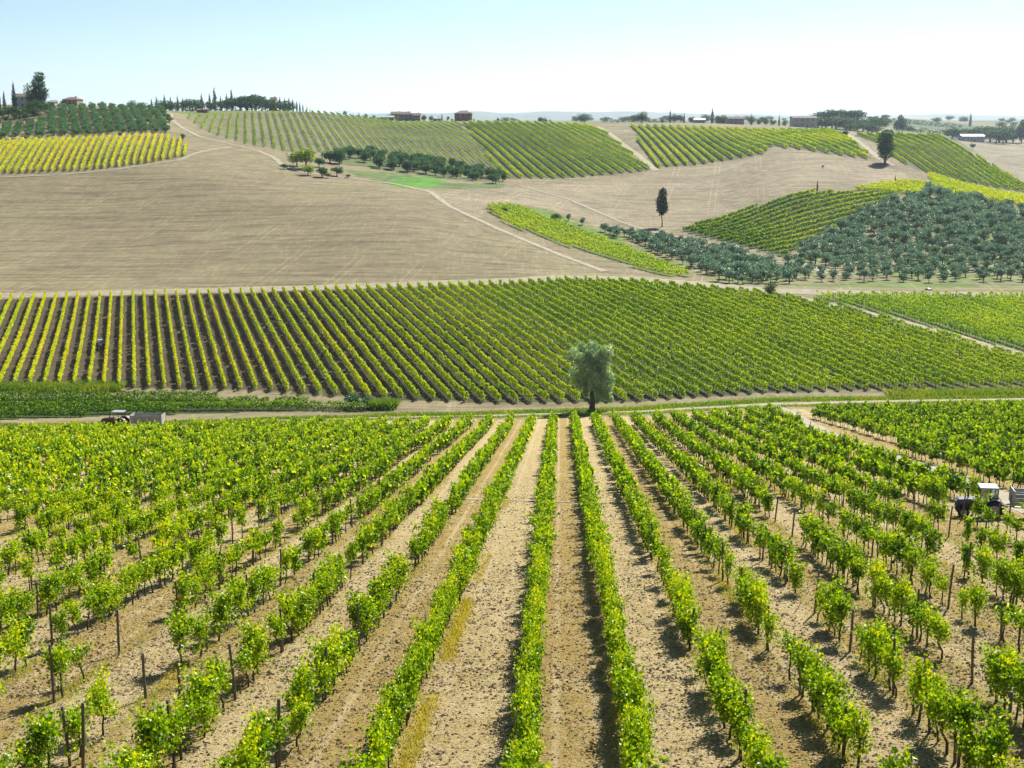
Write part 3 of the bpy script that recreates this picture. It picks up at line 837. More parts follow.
# three posts the photo shows standing free
for (ppx, ppy, y0, h, lab, rot) in ((83, 772, 20, 2.0, 'bare leaning post alone in the soil at the bottom left corner', 0.06), (180, 704, 20, 1.5, 'short bare post right of the small isolated vine at lower left', 0.0),
                                    (375, 613, 20, 1.7, 'dark post at the end of a short vine row left of the wheel tracks', 0.0), (1004, 765, 20, 2.1, 'tall dark post at the bottom right corner of the vineyard', 0.03),
                                    (921, 700, 20, 1.7, 'bare post standing clear of leaves in the gap at lower right', 0.05)):
    p = at(ppx, ppy, 15, 150)
    o = link('vineyard_post', pm[0].copy(), None, (p[0], p[1], zf(p[0], p[1]))); o.scale = (1.05, 1.05, h/1.75); o.rotation_euler = (0, rot, 0.3)
    tag(o, lab, 'post')

# dry and green grass at the feet of the rows
def grass_blades(P, H, tint, w=0.02):
    n = len(P); a = rng.uniform(0, 6.28, n); ln = rng.normal(0, 0.45, (n, 2))
    z = zfun(P[:, 0], P[:, 1])
    b = np.column_stack([P, z - 0.01]); s = np.column_stack([np.cos(a)*w, np.sin(a)*w, np.zeros(n)])
    t = b + np.column_stack([ln*H[:, None], H])
    V = np.stack([b - s, b + s, t + s*0.3, t - s*0.3], 1).reshape(-1, 3)
    return V, np.arange(4*n).reshape(n, 4), tint
GP, GH, GT = [], [], []
def patch(x, y, n, sx, sy, h, t):
    GP.append(np.column_stack([x + rng.normal(0, sx, n), y + rng.normal(0, sy, n)])); GH.append(h*rng.uniform(.4, 1.2, n)); GT.append(np.clip(t + rng.normal(0, .1, n), 0, 1))
for k in range(-14, 16):
    for y in np.arange(22, 115, 1.0):
        x = float(row_x(k, y))
        if abs(x) > 0.47*y + 3 or seg_dist([x], [y], R_TRACK)[0] < 3: continue
        q = float(noise2(x/3.5, y/7.0, 17))
        if k == -1 and y < 56: q += 0.42
        if k > 0: q += 0.06
        if q > 0.2: patch(x + (0.45 if k == -1 else rng.normal(0, .15)), y, int((190 if k == -1 else 90) if y < 60 else 40), 0.2, 0.6, 0.15, 0.80 if q > 0.3 or k == -1 else 0.62)
        elif rng.random() < 0.35: patch(x, y, 34, 0.3, 0.5, 0.14, 0.7)
for _ in range(500):
    y = rng.uniform(22, 80); x = rng.uniform(-.45, .45)*y
    patch(x, y, 16, 0.25, 0.25, 0.09, rng.uniform(.5, .95))
V, Fq, t = grass_blades(np.concatenate(GP), np.concatenate(GH), np.concatenate(GT), 0.016)
tag(link('dry_grass', mesh_np('dry_grass', V, [Fq], [M_grass], fattr={'tint': t})), 'dry yellow and green grass tufts at the feet of the near vines', 'grass', None, 'stuff')
# clods
def clods(n, y0, y1, s0, s1):
    Y = y0 + (y1-y0)*rng.random(n)**1.3; X = rng.uniform(-.46, .46, n)*(Y+4)
    lane = lane_of(X, Y); d = np.abs(lane - np.floor(lane) - 0.5)
    keep = (seg_dist(X, Y, R_TRACK) > 2.5) & (rng.random(n) < 0.4 + 0.9*np.clip(noise2(X/1.2, Y/1.2, 4)+0.2, 0, 1))
    X, Y = X[keep], Y[keep]; n = len(X); s = rng.uniform(s0, s1, n)**1.0
    oct_ = np.array([[1, 0, 0], [0, 1, 0], [-1, 0, 0], [0, -1, 0], [0, 0, .7], [0, 0, -.5]], float)
    V = np.stack([X, Y, zfun(X, Y)], -1)[:, None] + (oct_ + rng.normal(0, .22, (n, 6, 3)))*s[:, None, None]
    tri = np.array([[0, 1, 4], [1, 2, 4], [2, 3, 4], [3, 0, 4]])
    return V.reshape(-1, 3), (tri[None] + (np.arange(n)*6)[:, None, None]).reshape(-1, 3)
V1, F1 = clods(70000, 25, 66, 0.02, 0.075)
V2, F2 = clods(50000, 40, 110, 0.035, 0.09)
M_clod = pbr('dry_clod', (0.38, 0.30, 0.18), 0.95, scale=2.0, col2=(0.15, 0.10, 0.05))
tag(link('soil_clods', mesh_np('soil_clods', np.concatenate([V1, V2]), [np.concatenate([F1, F2+len(V1)])], [M_clod])), 'dry clods of turned soil scattered between the near vine rows', 'soil clods', None, 'stuff')

# ------------------------------------------------------------------ trellised rows of the other vineyards
ROWS = []   # (size, builder args)
def field_rows(P, d, spacing):
    """parallel lines of direction d clipped to a ground polygon"""
    d = np.array(d, float); d /= np.hypot(*d); n = np.array([-d[1], d[0]])
    o = P @ n; segs = []
    for c in np.arange(o.min() + spacing*0.4, o.max(), spacing):
        q = np.roll(P, -1, 0); a = P @ n - c; b = q @ n - c
        cr = np.nonzero((a > 0) != (b > 0))[0]
        ts = sorted(float(((P[i] + (q[i]-P[i])*(a[i]/(a[i]-b[i]))) @ d)) for i in cr)
        for s0, s1 in zip(ts[::2], ts[1::2]):
            if s1 - s0 > 4: segs.append((n*c + d*s0, n*c + d*s1))
    return segs
def add_field(P, ia, ib, spacing, y0, y1, **kw):
    if isinstance(ia, tuple): d = at(*ib, y0, y1) - at(*ia, y0, y1)
    else: d = ia
    for a, b in field_rows(P, d, spacing): ROWS.append((a, b, kw))
def row_geom(a, b, kw, r):
    L = np.hypot(*(b-a)); d = (b-a)/L; n = np.array([-d[1], d[0]])
    N_ = max(8, int(L*kw['dens']))
    s = r.random(N_)*L
    nv = int(L)+2
    amp = r.uniform(0.8, 1.12, nv)*np.where(r.random(nv) < kw.get('gap', 0.03), 0.35, 1); dn = r.random(nv)
    ci = s.astype(int); A = amp[ci]
    keep = r.random(N_) < 0.35 + 0.65*A
    s, ci, A = s[keep], ci[keep], A[keep]; N_ = len(s)
    h0, h1, w = kw.get('h0', .45), kw.get('h1', 1.8), kw.get('w', .3)
    t = r.random(N_)**0.8
    z = h0 + (h1*A - h0)*t
    prof = w*(0.6 + 0.7*np.sin(np.clip(t, 0, 1)*math.pi))
    lat = r.normal(0, 0.55, N_)*prof + 0.12*np.interp(s, np.arange(nv), dn - .5)
    XY = a + d*s[:, None] + n*lat[:, None]
    g = zfun(XY[:, 0], XY[:, 1])
    C = np.column_stack([XY, g + z])
    global rng
    old = rng; rng = r
    V, Fq = leaf_quads(C, kw['leaf']*r.uniform(.7, 1.25, N_), 0.5, 0.85); rng = old
    tint = kw['tint'] + r.normal(0, .10, N_) + 0.08*(dn[ci]-.5) + kw.get('patch', .12)*2*noise2(XY[:, 0]/kw.get('ps', 22), XY[:, 1]/kw.get('ps', 22), 19) + 0.06*t
    if 'grad' in kw:
        g0, g1, amt = kw['grad']; tint = tint + amt*np.clip((XY[:, 0]-g0)/(g1-g0), 0, 1)
    Vs = [V]; Fs = [Fq]; mi = [np.zeros(N_)]; T = [np.clip(tint, 0, 1)]
    if kw.get('trunks', False):
        k = np.arange(0.4, L, kw.get('tsp', 1.1)); m = len(k)
        c = a + d*k[:, None]; gz = zfun(c[:, 0], c[:, 1]); tw = kw.get('tw', 0.045)
        B = np.zeros((m, 8, 3))
        for j, (ox, oy) in enumerate(((-1, 0), (1, 0), (0, -1), (0, 1))):
            q = c + (d*ox + n*oy)*tw
            B[:, j*2] = np.column_stack([q, gz - .05]); B[:, j*2+1] = np.column_stack([q + r.normal(0, .03, (m, 2)), gz + h0 + .35])
        base = np.arange(m)[:, None]*8
        f1 = base + [0, 2, 3, 1]; f2 = base + [4, 6, 7, 5]
        off = len(V); Vs.append(B.reshape(-1, 3)); Fs += [f1 + off, f2 + off]; mi.append(np.ones(2*m)); T.append(np.full(2*m, .5))
    return np.concatenate(Vs), np.concatenate(Fs), np.concatenate(mi), np.concatenate(T)
mid_dir = at(130, 293.5+3, 190, 345) - at(130, 386, 190, 345)
add_field(P_MID, mid_dir, None, 2.62, 0, 0, dens=80, leaf=.32, tint=.82, grad=(-75, 10, -.20), h0=.3, h1=1.6, w=.18, gap=.06, trunks=True, patch=.07, ps=13, name='mid',
          label='long trellised vine row, one of the stripes on the large slope across the valley road', group='vine rows striping the large slope beyond the valley road')
add_field(P_LIGHT, mid_dir, None, 2.6, 0, 0, dens=44, leaf=.36, tint=.62, patch=.12, ps=12, w=.28, h0=.4, h1=1.8, trunks=True, name='light',
          label='bright green vine row in the wedge of vineyard above the diagonal track at right', group='vine rows above the diagonal track at right')
add_field(P_DARK, (0, 403), (330, 404), 4.4, 185, 240, dens=110, leaf=.3, tint=.36, w=.7, h0=.2, h1=1.5, patch=.08, name='dark',
          label='dark green vine row running level along the valley floor behind the left tractor', group='level vine rows on the valley floor at left')
add_field(P_STRIP, (500, 214), (672, 274), 3.6, 330, 520, dens=32, leaf=.45, tint=.64, w=.35, patch=.08, name='strip',
          label='yellow green vine row in the narrow strip slanting down the middle of the photo', group='vine rows of the narrow slanting strip')
add_field(P_R3, (700, 236), (800, 206), 4.6, 390, 560, dens=50, leaf=.5, tint=.56, w=.35, patch=.22, ps=25, name='r3',
          label='vine row in the dark green wedge between the bare slope and the olive grove', group='vine rows in the wedge above the olive grove')
add_field(P_YELL, (12, 170), (30, 144), 2.7, 440, 640, dens=17, leaf=.55, tint=.86, w=.35, patch=.1, grad=(-180, -110, .03), name='yell',
          label='autumn yellow vine row in the small vineyard above the left bare hillside', group='autumn yellow vine rows at left')
add_field(P_GREEN, (530, 137), (575, 167), 5.0, 560, 880, dens=22, leaf=.62, tint=.58, w=.4, patch=.1, name='green', h1=1.9,
          label='green vine row on the domed hillside at the centre of the skyline', group='vine rows on the central domed hill')
add_field(P_YEL2, (860, 193), (990, 194), 2.6, 480, 640, dens=24, leaf=.6, tint=.76, w=.6, patch=.06, name='yel2',
          label='lime yellow vine row in the thin band under the right hill', group='vine rows of the lime yellow band at right')
add_field(P_R2, (905, 146), (960, 181), 5.4, 560, 780, dens=24, leaf=.6, tint=.56, w=.36, patch=.12, h1=1.9, name='r2', label='', group='')
add_field(P_R1, (650, 130), (686, 166), 4.8, 560, 880, dens=22, leaf=.65, tint=.62, w=.5, patch=.16, h1=1.9, name='r1', label='', group='')
add_field(P_STRIPE, (378, 125), (408, 152), 4.3, 560, 900, dens=11, leaf=.50, tint=.44, w=.28, patch=.12, h1=1.6, name='stripe', label='', group='')
# the rows that show largest are things of their own; the rest one object
info = []
for i, (a, b, kw) in enumerate(ROWS):
    m = (a+b)/2; L = np.hypot(*(b-a)); p = project(*np.array([a, b]).T, zfun(np.array([a, b])[:, 0], np.array([a, b])[:, 1]) + 1)
    vis = (max(p[0]) > 0) and (min(p[0]) < 1024)
    info.append((L*1.4/(m[1]**2) if (vis and kw['label']) else 0, i))
info.sort(reverse=True)
keepers = set(i for s, i in info[:298] if s > 0)
rr = np.random.default_rng(9); restV, restF, restM, restT = [], [], [], []; off = 0; nq = 0
from collections import Counter
print('rows', Counter(kw['name'] for _, _, kw in ROWS), 'own', Counter(ROWS[i][2]['name'] for i in keepers))
for i, (a, b, kw) in enumerate(ROWS):
    V, Fq, mi, t = row_geom(a, b, kw, rr); nq += len(Fq)
    if i in keepers:
        c = np.array([a[0], a[1], zf(*a)])
        o = link('vine_row', mesh_np('vine_row', V - c, [Fq], [M_vine, M_trunk], mi, {'tint': t}), None, c)
        tag(o, kw['label'], 'vine row', kw['group'])
    else:
        restV.append(V); restF.append(Fq + off); off += len(V); restM.append(mi); restT.append(t)
tag(link('distant_vine_rows', mesh_np('distant_vine_rows', np.concatenate(restV), [np.concatenate(restF)], [M_vine, M_trunk], np.concatenate(restM), {'tint': np.concatenate(restT)})),
    'fine lined vineyards covering the far hills', 'vine rows', None, 'stuff')
print('row quads', nq)
# ------------------------------------------------------------------ trees
def crown_pts(r, lobes, n, shell=0.75, drop=0.0):
    """leaf centres in a set of ellipsoid lobes (cx,cy,cz,rx,ry,rz); most leaves sit near the lobe skins"""
    w = np.array([l[3]*l[4] + l[5]*l[3] for l in lobes]); w /= w.sum()
    ii = r.choice(len(lobes), n, p=w); Lb = np.array(lobes)[ii]
    d = r.normal(size=(n, 3)); d /= np.linalg.norm(d, axis=1)[:, None]
    rad = np.where(r.random(n) < shell, r.uniform(0.72, 1.06, n), r.random(n)**0.5*0.8)
    bump = 1 + 0.14*np.sin(d[:, 0]*7 + Lb[:, 0]*3)*np.sin(d[:, 1]*6 + Lb[:, 2]*5) + 0.10*np.sin(d[:, 2]*11 + Lb[:, 1])
    C = Lb[:, :3] + d*Lb[:, 3:6]*(rad*bump)[:, None]
    return C, d
def lobes_round(r, R, H0, H1, n, spread=0.62, size=0.42):
    out = []
    zc, hz = (H0+H1)/2, (H1-H0)/2
    for _ in range(n):
        d = r.normal(size=3); d /= np.linalg.norm(d); q = r.random()**0.4*spread
        s = size*r.uniform(.7, 1.25)
        out.append((d[0]*q*R, d[1]*q*R, zc + d[2]*q*hz, R*s, R*s, hz*s*r.uniform(.75, 1.0)))
    return out
def tree_meshes(name, seed, lobes, n, leaf, mat, trunk, tint=0.5, up=0.3, asp=0.8, bark=None, limbs=True, shell=.75, tk=6):
    r = np.random.default_rng(seed); C, d = crown_pts(r, lobes, n, shell)
    zmin = min(l[2]-l[5] for l in lobes)
    global rng
    old = rng; rng = r
    V, Fq = leaf_quads(C, leaf*r.uniform(.65, 1.3, n), up, asp); rng = old
    t = tint + r.normal(0, .13, n) + 0.10*np.sin(C[:, 0]*1.7+C[:, 2]*2.1+seed)
    a = Acc(); a.add(V, Fq, 0, np.clip(t, 0, 1)); cm = a.mesh('crown', [mat])
    b = Acc(); H, R0 = trunk
    top = np.array([r.normal(0, H*.04), r.normal(0, H*.04), H])
    V, Fq = tube([[0, 0, -.3], [r.normal(0, H*.02), 0, H*.35], top*[1, 1, .7], top], [R0*1.35, R0, R0*.8, R0*.5], tk); b.add(V, Fq)
    if limbs:
        for l in sorted(lobes, key=lambda q: -q[3])[:9]:
            st = np.array([0, 0, min(H*.7, max(.3, l[2]*.5))]) + top*[.6, .6, 0]
            e = np.array(l[:3]); mdl = (st+e)/2 + [0, 0, 0.12*np.linalg.norm(e-st)]
            V, Fq = tube([st, mdl, e], [R0*.5, R0*.35, R0*.12], 4); b.add(V, Fq)
    return cm, b.mesh('trunk', [bark or M_bark], smooth=True)
def place_tree(name, meshes, X, Y, scale=1.0, rz=None, label='', cat='tree', group=None, sink=0.0):
    o = empty(name, (X, Y, zf(X, Y) - sink), vr.uniform(0, 6.28) if rz is None else rz)
    o.scale = (scale,)*3 if not isinstance(scale, tuple) else scale
    link('crown', meshes[0], o); link('trunk', meshes[1], o)
    return tag(o, label, cat, group)
r0 = np.random.default_rng(31)
# olive trees
OLV = [tree_meshes('olive', 500+i, lobes_round(np.random.default_rng(600+i), 2.2, 0.9, 4.1, 9, .62, .48), 620, .36, M_olive, (1.7, .16), .5, shell=.7) for i in range(5)]
olive_spots = []
def grove(P, dx, dy, ang, jit, tag_, miss=.1, sc=(0.8, 1.15), seed=1, extra=None):
    r = np.random.default_rng(seed); c, s = math.cos(ang), math.sin(ang); ctr = P.mean(0)
    ext = np.abs(P - ctr).max()*1.5
    for i in np.arange(-ext, ext, dx):
        for j in np.arange(-ext, ext, dy):
            if r.random() < miss: continue
            x = ctr[0] + i*c - j*s + r.normal(0, jit); y = ctr[1] + i*s + j*c + r.normal(0, jit)
            if inpoly(np.array([x]), np.array([y]), P)[0] and seg_dist([x], [y], R_TREE)[0] > 3.0 and seg_dist([x], [y], R_HILL)[0] > 3:
                k = r.uniform(*sc)
                if extra: k *= extra(x, y)
                olive_spots.append((x, y, k, tag_))
grove(P_OLR, 4.9, 5.2, 0.5, .6, 'r', .10, (.92, 1.3), 2, lambda x, y: 0.72 + 0.38*min(1, max(0, (y-370)/60)))
grove(P_OLC, 3.3, 4.0, 0.3, .6, 'c', .06, (.7, 1.05), 3)
grove(P_ORCH, 5.0, 3.5, 0.33, .3, 'o', .05, (.78, 1.05), 4)
inf = []
for (x, y, k, g) in olive_spots:
    q = project(x, y, zf(x, y)+2); inf.append(((k/float(q[2])) if -5 < q[0] < 1029 else 0))
ordr = np.argsort(-np.array(inf))
OL = {'r': ('grey green olive tree in the dense grove covering the slope at right', 'olive trees of the right grove'),
      'c': ('small grey green olive tree in the hollow below the lone dark tree', 'olive trees of the middle hollow'),
      'o': ('olive tree in the orchard lines on the hilltop at left', 'olive trees of the hilltop orchard')}
nolive = 0; restsp = []
for j in ordr:
    x, y, k, g = olive_spots[j]
    if inf[j] > 0 and nolive < 295 and g != 'o':
        place_tree('olive_tree', OLV[int(r0.integers(5))], x, y, k, None, OL[g][0], 'olive tree', OL[g][1]); nolive += 1
    else: restsp.append((x, y, k, g))
print('olives', nolive, len(restsp))
def tree_mass(name, sp, mat, label, n, seed):
    sp = np.array(sp, float); r = np.random.default_rng(seed); vv = []
    for i in range(3):
        C, d = crown_pts(r, lobes_round(r, 2.2, .5, 3.9, 8, .62, .48), n, .7)
        V, Fq = leaf_quads(C, .5*r.uniform(.7, 1.3, len(C)), .3, .8)
        vv.append(([tube([[0, 0, -.2], [0, 0, 1.7]], [.16, .12], 4)], (V, Fq, np.clip(.5 + r.normal(0, .12, len(C)), 0, 1))))
    V, Fq, t, mi = merge_variants(sp[:, :2], zfun(sp[:, 0], sp[:, 1]), vv, lambda ids: r.uniform(0, 6.28, len(ids)), lambda ids: r.normal(0, .05, len(ids)), r, lambda ids: np.column_stack([sp[ids, 2], sp[ids, 2]]))
    tag(link(name, mesh_np(name, V, [Fq], [mat, M_bark], mi, {'tint': t})), label, 'olive trees', None, 'stuff')
tree_mass('olive_trees', [q[:3] for q in restsp if q[3] != 'o'], M_olive, 'remaining olive trees at the far side and beyond the edges of the groves', 330, 8)
tree_mass('orchard_trees', [q[:3] for q in restsp if q[3] == 'o'], M_orch, 'green orchard trees planted in lines on the left hilltop', 330, 9)

# the big silvery tree beside the valley road
lb = [(.4, 0, 5.6, 3.2, 2.8, 3.4), (1.4, 0, 4.0, 2.6, 2.4, 2.6), (1.2, 0, 2.5, 1.5, 1.6, 1.3), (-.3, .6, 3.2, 1.2, 1.4, 1.3), (2.9, .4, 2.2, 1.1, 1.2, 1.1), (-3.0, 0, 7.6, 2.1, 2.2, 1.7), (-1.2, .4, 8.6, 2.3, 2.3, 1.7), (.8, -.3, 8.3, 2.3, 2.3, 1.7), (2.2, .2, 7.0, 1.9, 2.1, 1.9), (3.2, 0, 5.2, 1.6, 1.8, 2.1), (3.3, -.2, 3.4, 1.3, 1.5, 1.8),
      (-2.0, -.4, 6.0, 2.0, 2.1, 1.8), (0, -1.2, 6.2, 2.4, 2.0, 2.2), (1.5, -.8, 4.6, 1.9, 1.9, 2.2), (-.8, .5, 4.6, 1.8, 2.0, 1.6), (2.0, 1.0, 3.2, 1.5, 1.6, 1.5), (.4, 1.8, 6.4, 2.2, 1.8, 2.0)]
rb = np.random.default_rng(3); lb2 = []
for l in lb:
    for _ in range(4):
        dd = rb.normal(size=3); dd /= np.linalg.norm(dd); k = rb.uniform(.62, .98); s_ = rb.uniform(.42, .6)
        lb2.append((l[0]+dd[0]*l[3]*k, l[1]+dd[1]*l[4]*k, max(1.4, l[2]+dd[2]*l[5]*k), l[3]*s_, l[4]*s_, l[5]*s_*1.05))
lb = lb2
big = tree_meshes('big', 900, lb, 21000, .40, M_willow, (4.2, .5), .78, up=.5, asp=.5, shell=.8, tk=10, limbs=False)
p = at_y(592, 209.5); place_tree('broadleaf_tree', big, p[0], p[1], (0.85, 0.85, 1.13), 0.0, 'large silvery green tree standing alone beside the valley road', 'tree')
# lone dark tree on the bare slope
lb = [(0, 0, 9.2, 1.3, 1.3, 1.9), (.3, .2, 7.4, 1.6, 1.6, 1.9), (-.2, 0, 5.6, 1.7, 1.7, 1.8), (.5, 0, 4.8, 1.4, 1.4, 1.4), (-.3, .1, 10.2, .9, .9, 1.2), (.4, 0, 6.4, 1.75, 1.6, 1.5)]
lone = tree_meshes('lone', 901, lb, 3600, .34, M_cypress, (5.0, .16), .45)
def plc(name, ms, px, py, y0, y1, hpx, h, **kw):
    """stand a tree on the ground seen at (px,py); h is its modelled height, hpx its height in the photograph"""
    q = at(px, py, y0, y1); d = float(project(q[0], q[1], zf(*q))[2]); s = hpx*d/F/h
    sc = kw.pop('wide', 1.0)
    return place_tree(name, ms, q[0], q[1], (s*sc, s*sc, s), label=kw.get('label'), cat=kw.get('cat', 'tree'), group=kw.get('group'))
plc('dark_pine_tree', lone, 662, 227, 380, 620, 39, 11.3, label='lone dark tree with a bare lower trunk on the open brown slope', cat='tree')
# general broadleaf kinds
BR = [tree_meshes('br', 910+i, lobes_round(np.random.default_rng(20+i), 5.6, 0.4, 10, 14, .62, .44), 1500, .6, M_green, (4, .3), .40) for i in range(4)]
BY = [tree_meshes('by', 930+i, lobes_round(np.random.default_rng(40+i), 2.6, .6, 5.2, 10, .6, .46), 1100, .38, M_green, (1.8, .15), .86) for i in range(2)]
BD = [tree_meshes('bd', 940+i, lobes_round(np.random.default_rng(60+i), 3.0, .3, 5.0, 10, .6, .46), 1000, .5, M_orch, (1.8, .2), .30) for i in range(3)]
lbt = [(0, 0, 4, 2.6, 2.6, 2.6), (.4, 0, 7.5, 3.2, 3, 2.8), (-.5, .3, 10.5, 3.0, 3, 2.6), (.3, -.2, 13, 2.4, 2.4, 2.0), (1.6, .3, 6, 2.2, 2.2, 2.2), (-1.2, .3, 6.5, 2.4, 2.4, 2.4)]
TL = tree_meshes('tl', 950, lbt, 4200, .55, M_green, (5, .35), .36)
CY = []
for i in range(3):
    r = np.random.default_rng(70+i); lo = [(r.normal(0, .1), r.normal(0, .1), z, R, R, 1.6) for z, R in ((1.8, 1.0), (3.6, 1.15), (5.4, 1.1), (7.2, .95), (9, .7), (10.6, .42), (11.8, .2))]
    CY.append(tree_meshes('cy', 960+i, lo, 1300, .42, M_cypress, (3, .2), .45, limbs=False))
plc('broadleaf_tree', TL, 885, 163, 560, 720, 33, 15, label='tall rounded tree beside the track between the two right hillside vineyards', wide=1.25)
plc('small_tree', BD[0], 845, 137, 560, 880, 7, 5.2, label='small round dark bush beside the ridge track at right', cat='bush')
GB = 'dark bushy trees lining the green hollow'
# olive-dark trees lining the hollow under the striped hillside
r = np.random.default_rng(15); c = 0
for _ in range(1500):
    a = r.uniform(338, 503); f = (a-338)/165; ylo = 165 + 20*f**1.1; yhi = 151 + 24*f**1.3
    b = r.uniform(yhi+2, ylo)
    q = at(a, b, 500, 720)
    if all(math.hypot(q[0]-s[0], q[1]-s[1]) > 3.9 for s in globals().setdefault('BS', [])) and c < 75:
        BS.append(q); c += 1
        place_tree('bushy_tree', BD[int(r.integers(3))], q[0], q[1], r.uniform(.85, 1.2)*(1.15 - .3*f), None, 'dark green bushy tree in the line below the striped hillside vineyard', 'tree', GB)
# yellow green clump beside the hill path
for (a, b, h, ms, lab) in ((306, 169, 24, BY[0], 'large bright yellow green tree beside the pale hill path'), (297, 166, 17, BY[1], 'yellow green tree at the left of the clump by the hill path'),
                           (308, 175, 12, BY[1], 'low yellow bush in front of the bright tree by the hill path'), (322, 177, 11, BD[0], 'small dark round tree at the middle of the clump by the path'),
                           (337, 176, 10, BD[1], 'small dark tree right of the yellow clump by the hill path'), (328, 178, 6, BY[0], 'lowest yellow bush between two small dark trees by the path'),
                           (330, 163, 14, BD[2], 'grey green tree behind the yellow clump by the hill path'), (284, 169, 6, BD[2], 'low grey bush at the left of the hill path clump'),
                           (348, 178, 4, BD[1], 'tiny dark shrub at the end of the clump by the path'), (319, 167, 10, BD[1], 'grey green tree between the bright tree and the tree line')):
    plc('bushy_tree', ms, a, b, 480, 700, h, 5.2, label=lab, cat='tree', wide=1.3)
plc('bushy_tree', BY[0], 492, 212, 400, 520, 7, 5.2, label='yellow bush at the upper end of the slanting vine strip', cat='bush')
plc('bushy_tree', BD[0], 505, 213, 400, 520, 6, 5.2, label='grey bush beside the yellow bush above the slanting strip', cat='bush')
plc('bushy_tree', BD[2], 556, 222, 380, 520, 10, 5.2, label='round grey bush at the upper left corner of the middle olive trees', cat='bush')
plc('bushy_tree', BR[0], 771, 296, 290, 420, 15, 9.6, label='dark round bush where the upper road meets the diagonal track', cat='bush')
plc('bushy_tree', BD[0], 183, 140, 560, 760, 7, 5.2, label='dark bush at the right end of the yellow vineyard', cat='bush')
plc('bushy_tree', BD[1], 823, 168, 500, 760, 3, 5.2, label='tiny grey shrub under the right hillside vineyard', cat='bush')
for (a, b, h, lab) in ((817, 193, 13, 'thin small cypress standing at the top of the dark green wedge vineyard'), (895, 184, 9, 'thin small cypress at the left start of the lime yellow band'),
                       (955, 201, 12, 'small dark cypress between the lime yellow band and the olive grove')):
    plc('cypress_tree', CY[0], a, b, 420, 620, h, 12.5, label=lab, cat='cypress', wide=.8)
# valley bottom shrubs and verge
p = at_y(368, 213); 
for (a, Y, s, lab) in ((352, 214, .62, 'dark green shrub at the end of the level vine rows'), (366, 213.5, .5, 'rounded shrub beside the bright weeds by the valley road')):
    p = at_y(a, Y); place_tree('shrub', BD[0], p[0], p[1], (s*1.5, s, s*.75), label=lab, cat='bush')
GP, GH, GT = [], [], []
def strip(x0, x1, n, yf, sy, h, t):
    X = rng.uniform(x0, x1, n); Y = yf(X) + rng.normal(0, sy, n)
    GP.append(np.column_stack([X, Y])); GH.append(h*rng.uniform(.4, 1.3, n)); GT.append(np.clip(t + rng.normal(0, .12, n) + .3*noise2(X/3, Y/3, 3), 0, 1))
pa, pb = at(-60, 388.5, 190, 260), at(122, 389, 190, 260)
strip(pa[0], pb[0], 16000, lambda X: pa[1] + (pb[1]-pa[1])*(X-pa[0])/(pb[0]-pa[0]), 1.2, .9, .40)
p1, p2 = at_y(372, 213), at_y(396, 213); strip(p1[0], p2[0], 4500, lambda X: 213 + 0*X, .9, 1.2, .35)
ry = lambda X: np.interp(X, R_VALLEY[:, 0], R_VALLEY[:, 1])
strip(-95, 95, 26000, lambda X: ry(X) + 3.6, .9, .35, .42)
strip(-95, 95, 12000, lambda X: ry(X) - 2.4, .6, .3, .5)
strip(at_y(900, 215)[0], 100, 9000, lambda X: ry(X) + 7, 1.4, .8, .45)
V, Fq, t = grass_blades(np.concatenate(GP), np.concatenate(GH), np.concatenate(GT), 0.07)
tag(link('verge_grass', mesh_np('verge_grass', V, [Fq], [M_grass], fattr={'tint': t})), 'bright green grass and weeds along the valley road', 'grass', None, 'stuff')

# hilltop and skyline trees: photo column, distance, height in photo pixels
def sky(kind, px, Y, top, label, group=None, wide=1.0, cat='tree'):
    ms, h = {'br': (BR[int(r0.integers(4))], 9.8), 'cy': (CY[int(r0.integers(3))], 12.4), 'tall': (TL, 14.8), 'bd': (BD[int(r0.integers(3))], 5.2)}[kind]
    q = at_y(px, Y); z = zf(*q); d = Y*CT
    ztop = ZC - Y*v_of(top); H = max(2.0, ztop - z); s = H/h; s2 = min(s, 1.9)*wide*(1.25 if kind == 'br' else 1.0)
    nm = {'br': 'broadleaf_tree', 'cy': 'cypress_tree', 'tall': 'broadleaf_tree', 'bd': 'bushy_tree'}[kind]
    return place_tree(nm, ms, q[0], q[1], (s2, s2, s), label=label, cat=cat, group=group)
sky('tall', 41, 700, 72, 'tallest tree of the farm on the left hilltop, bright on its right side', wide=.85)
sky('br', 33, 705, 80, 'airy tree leaning against the tallest farm tree', wide=.45)
sky('cy', 15, 690, 83, 'tall pointed cypress left of the farmhouse on the hilltop', cat='cypress')
sky('cy', 5, 685, 92, 'shorter cypress at the left edge of the photo', cat='cypress')
sky('cy', 0, 700, 93, 'cypress cut by the left edge of the photo', cat='cypress')
GF = 'dark trees sheltering the hilltop farm'
for (a, Y, t, w) in ((9, 665, 104, .6), (20, 660, 103, .7), (29, 668, 101, .6), (37, 672, 96, .6), (2, 655, 108, .6), (46, 680, 97, .5), (15, 650, 112, .5), (26, 652, 111, .5), (6, 645, 114, .5), (35, 660, 104, .5)):
    sky('br', a, Y, t, 'dark rounded tree in the cluster in front of the hilltop farmhouse', GF, w*1.5)
sky('br', 62, 735, 99, 'dark bushy tree beside the small ochre house on the hilltop', wide=.45)
for (a, t) in ((132, 99), (143, 101)): sky('br', a, 900, t, 'small round tree standing at the left start of the hilltop tree line' if a == 132 else 'lower round tree next to the first one of the hilltop line', wide=.8)
GS = 'cypresses of the long skyline tree line at left'; GT_ = 'round trees of the long skyline tree line at left'
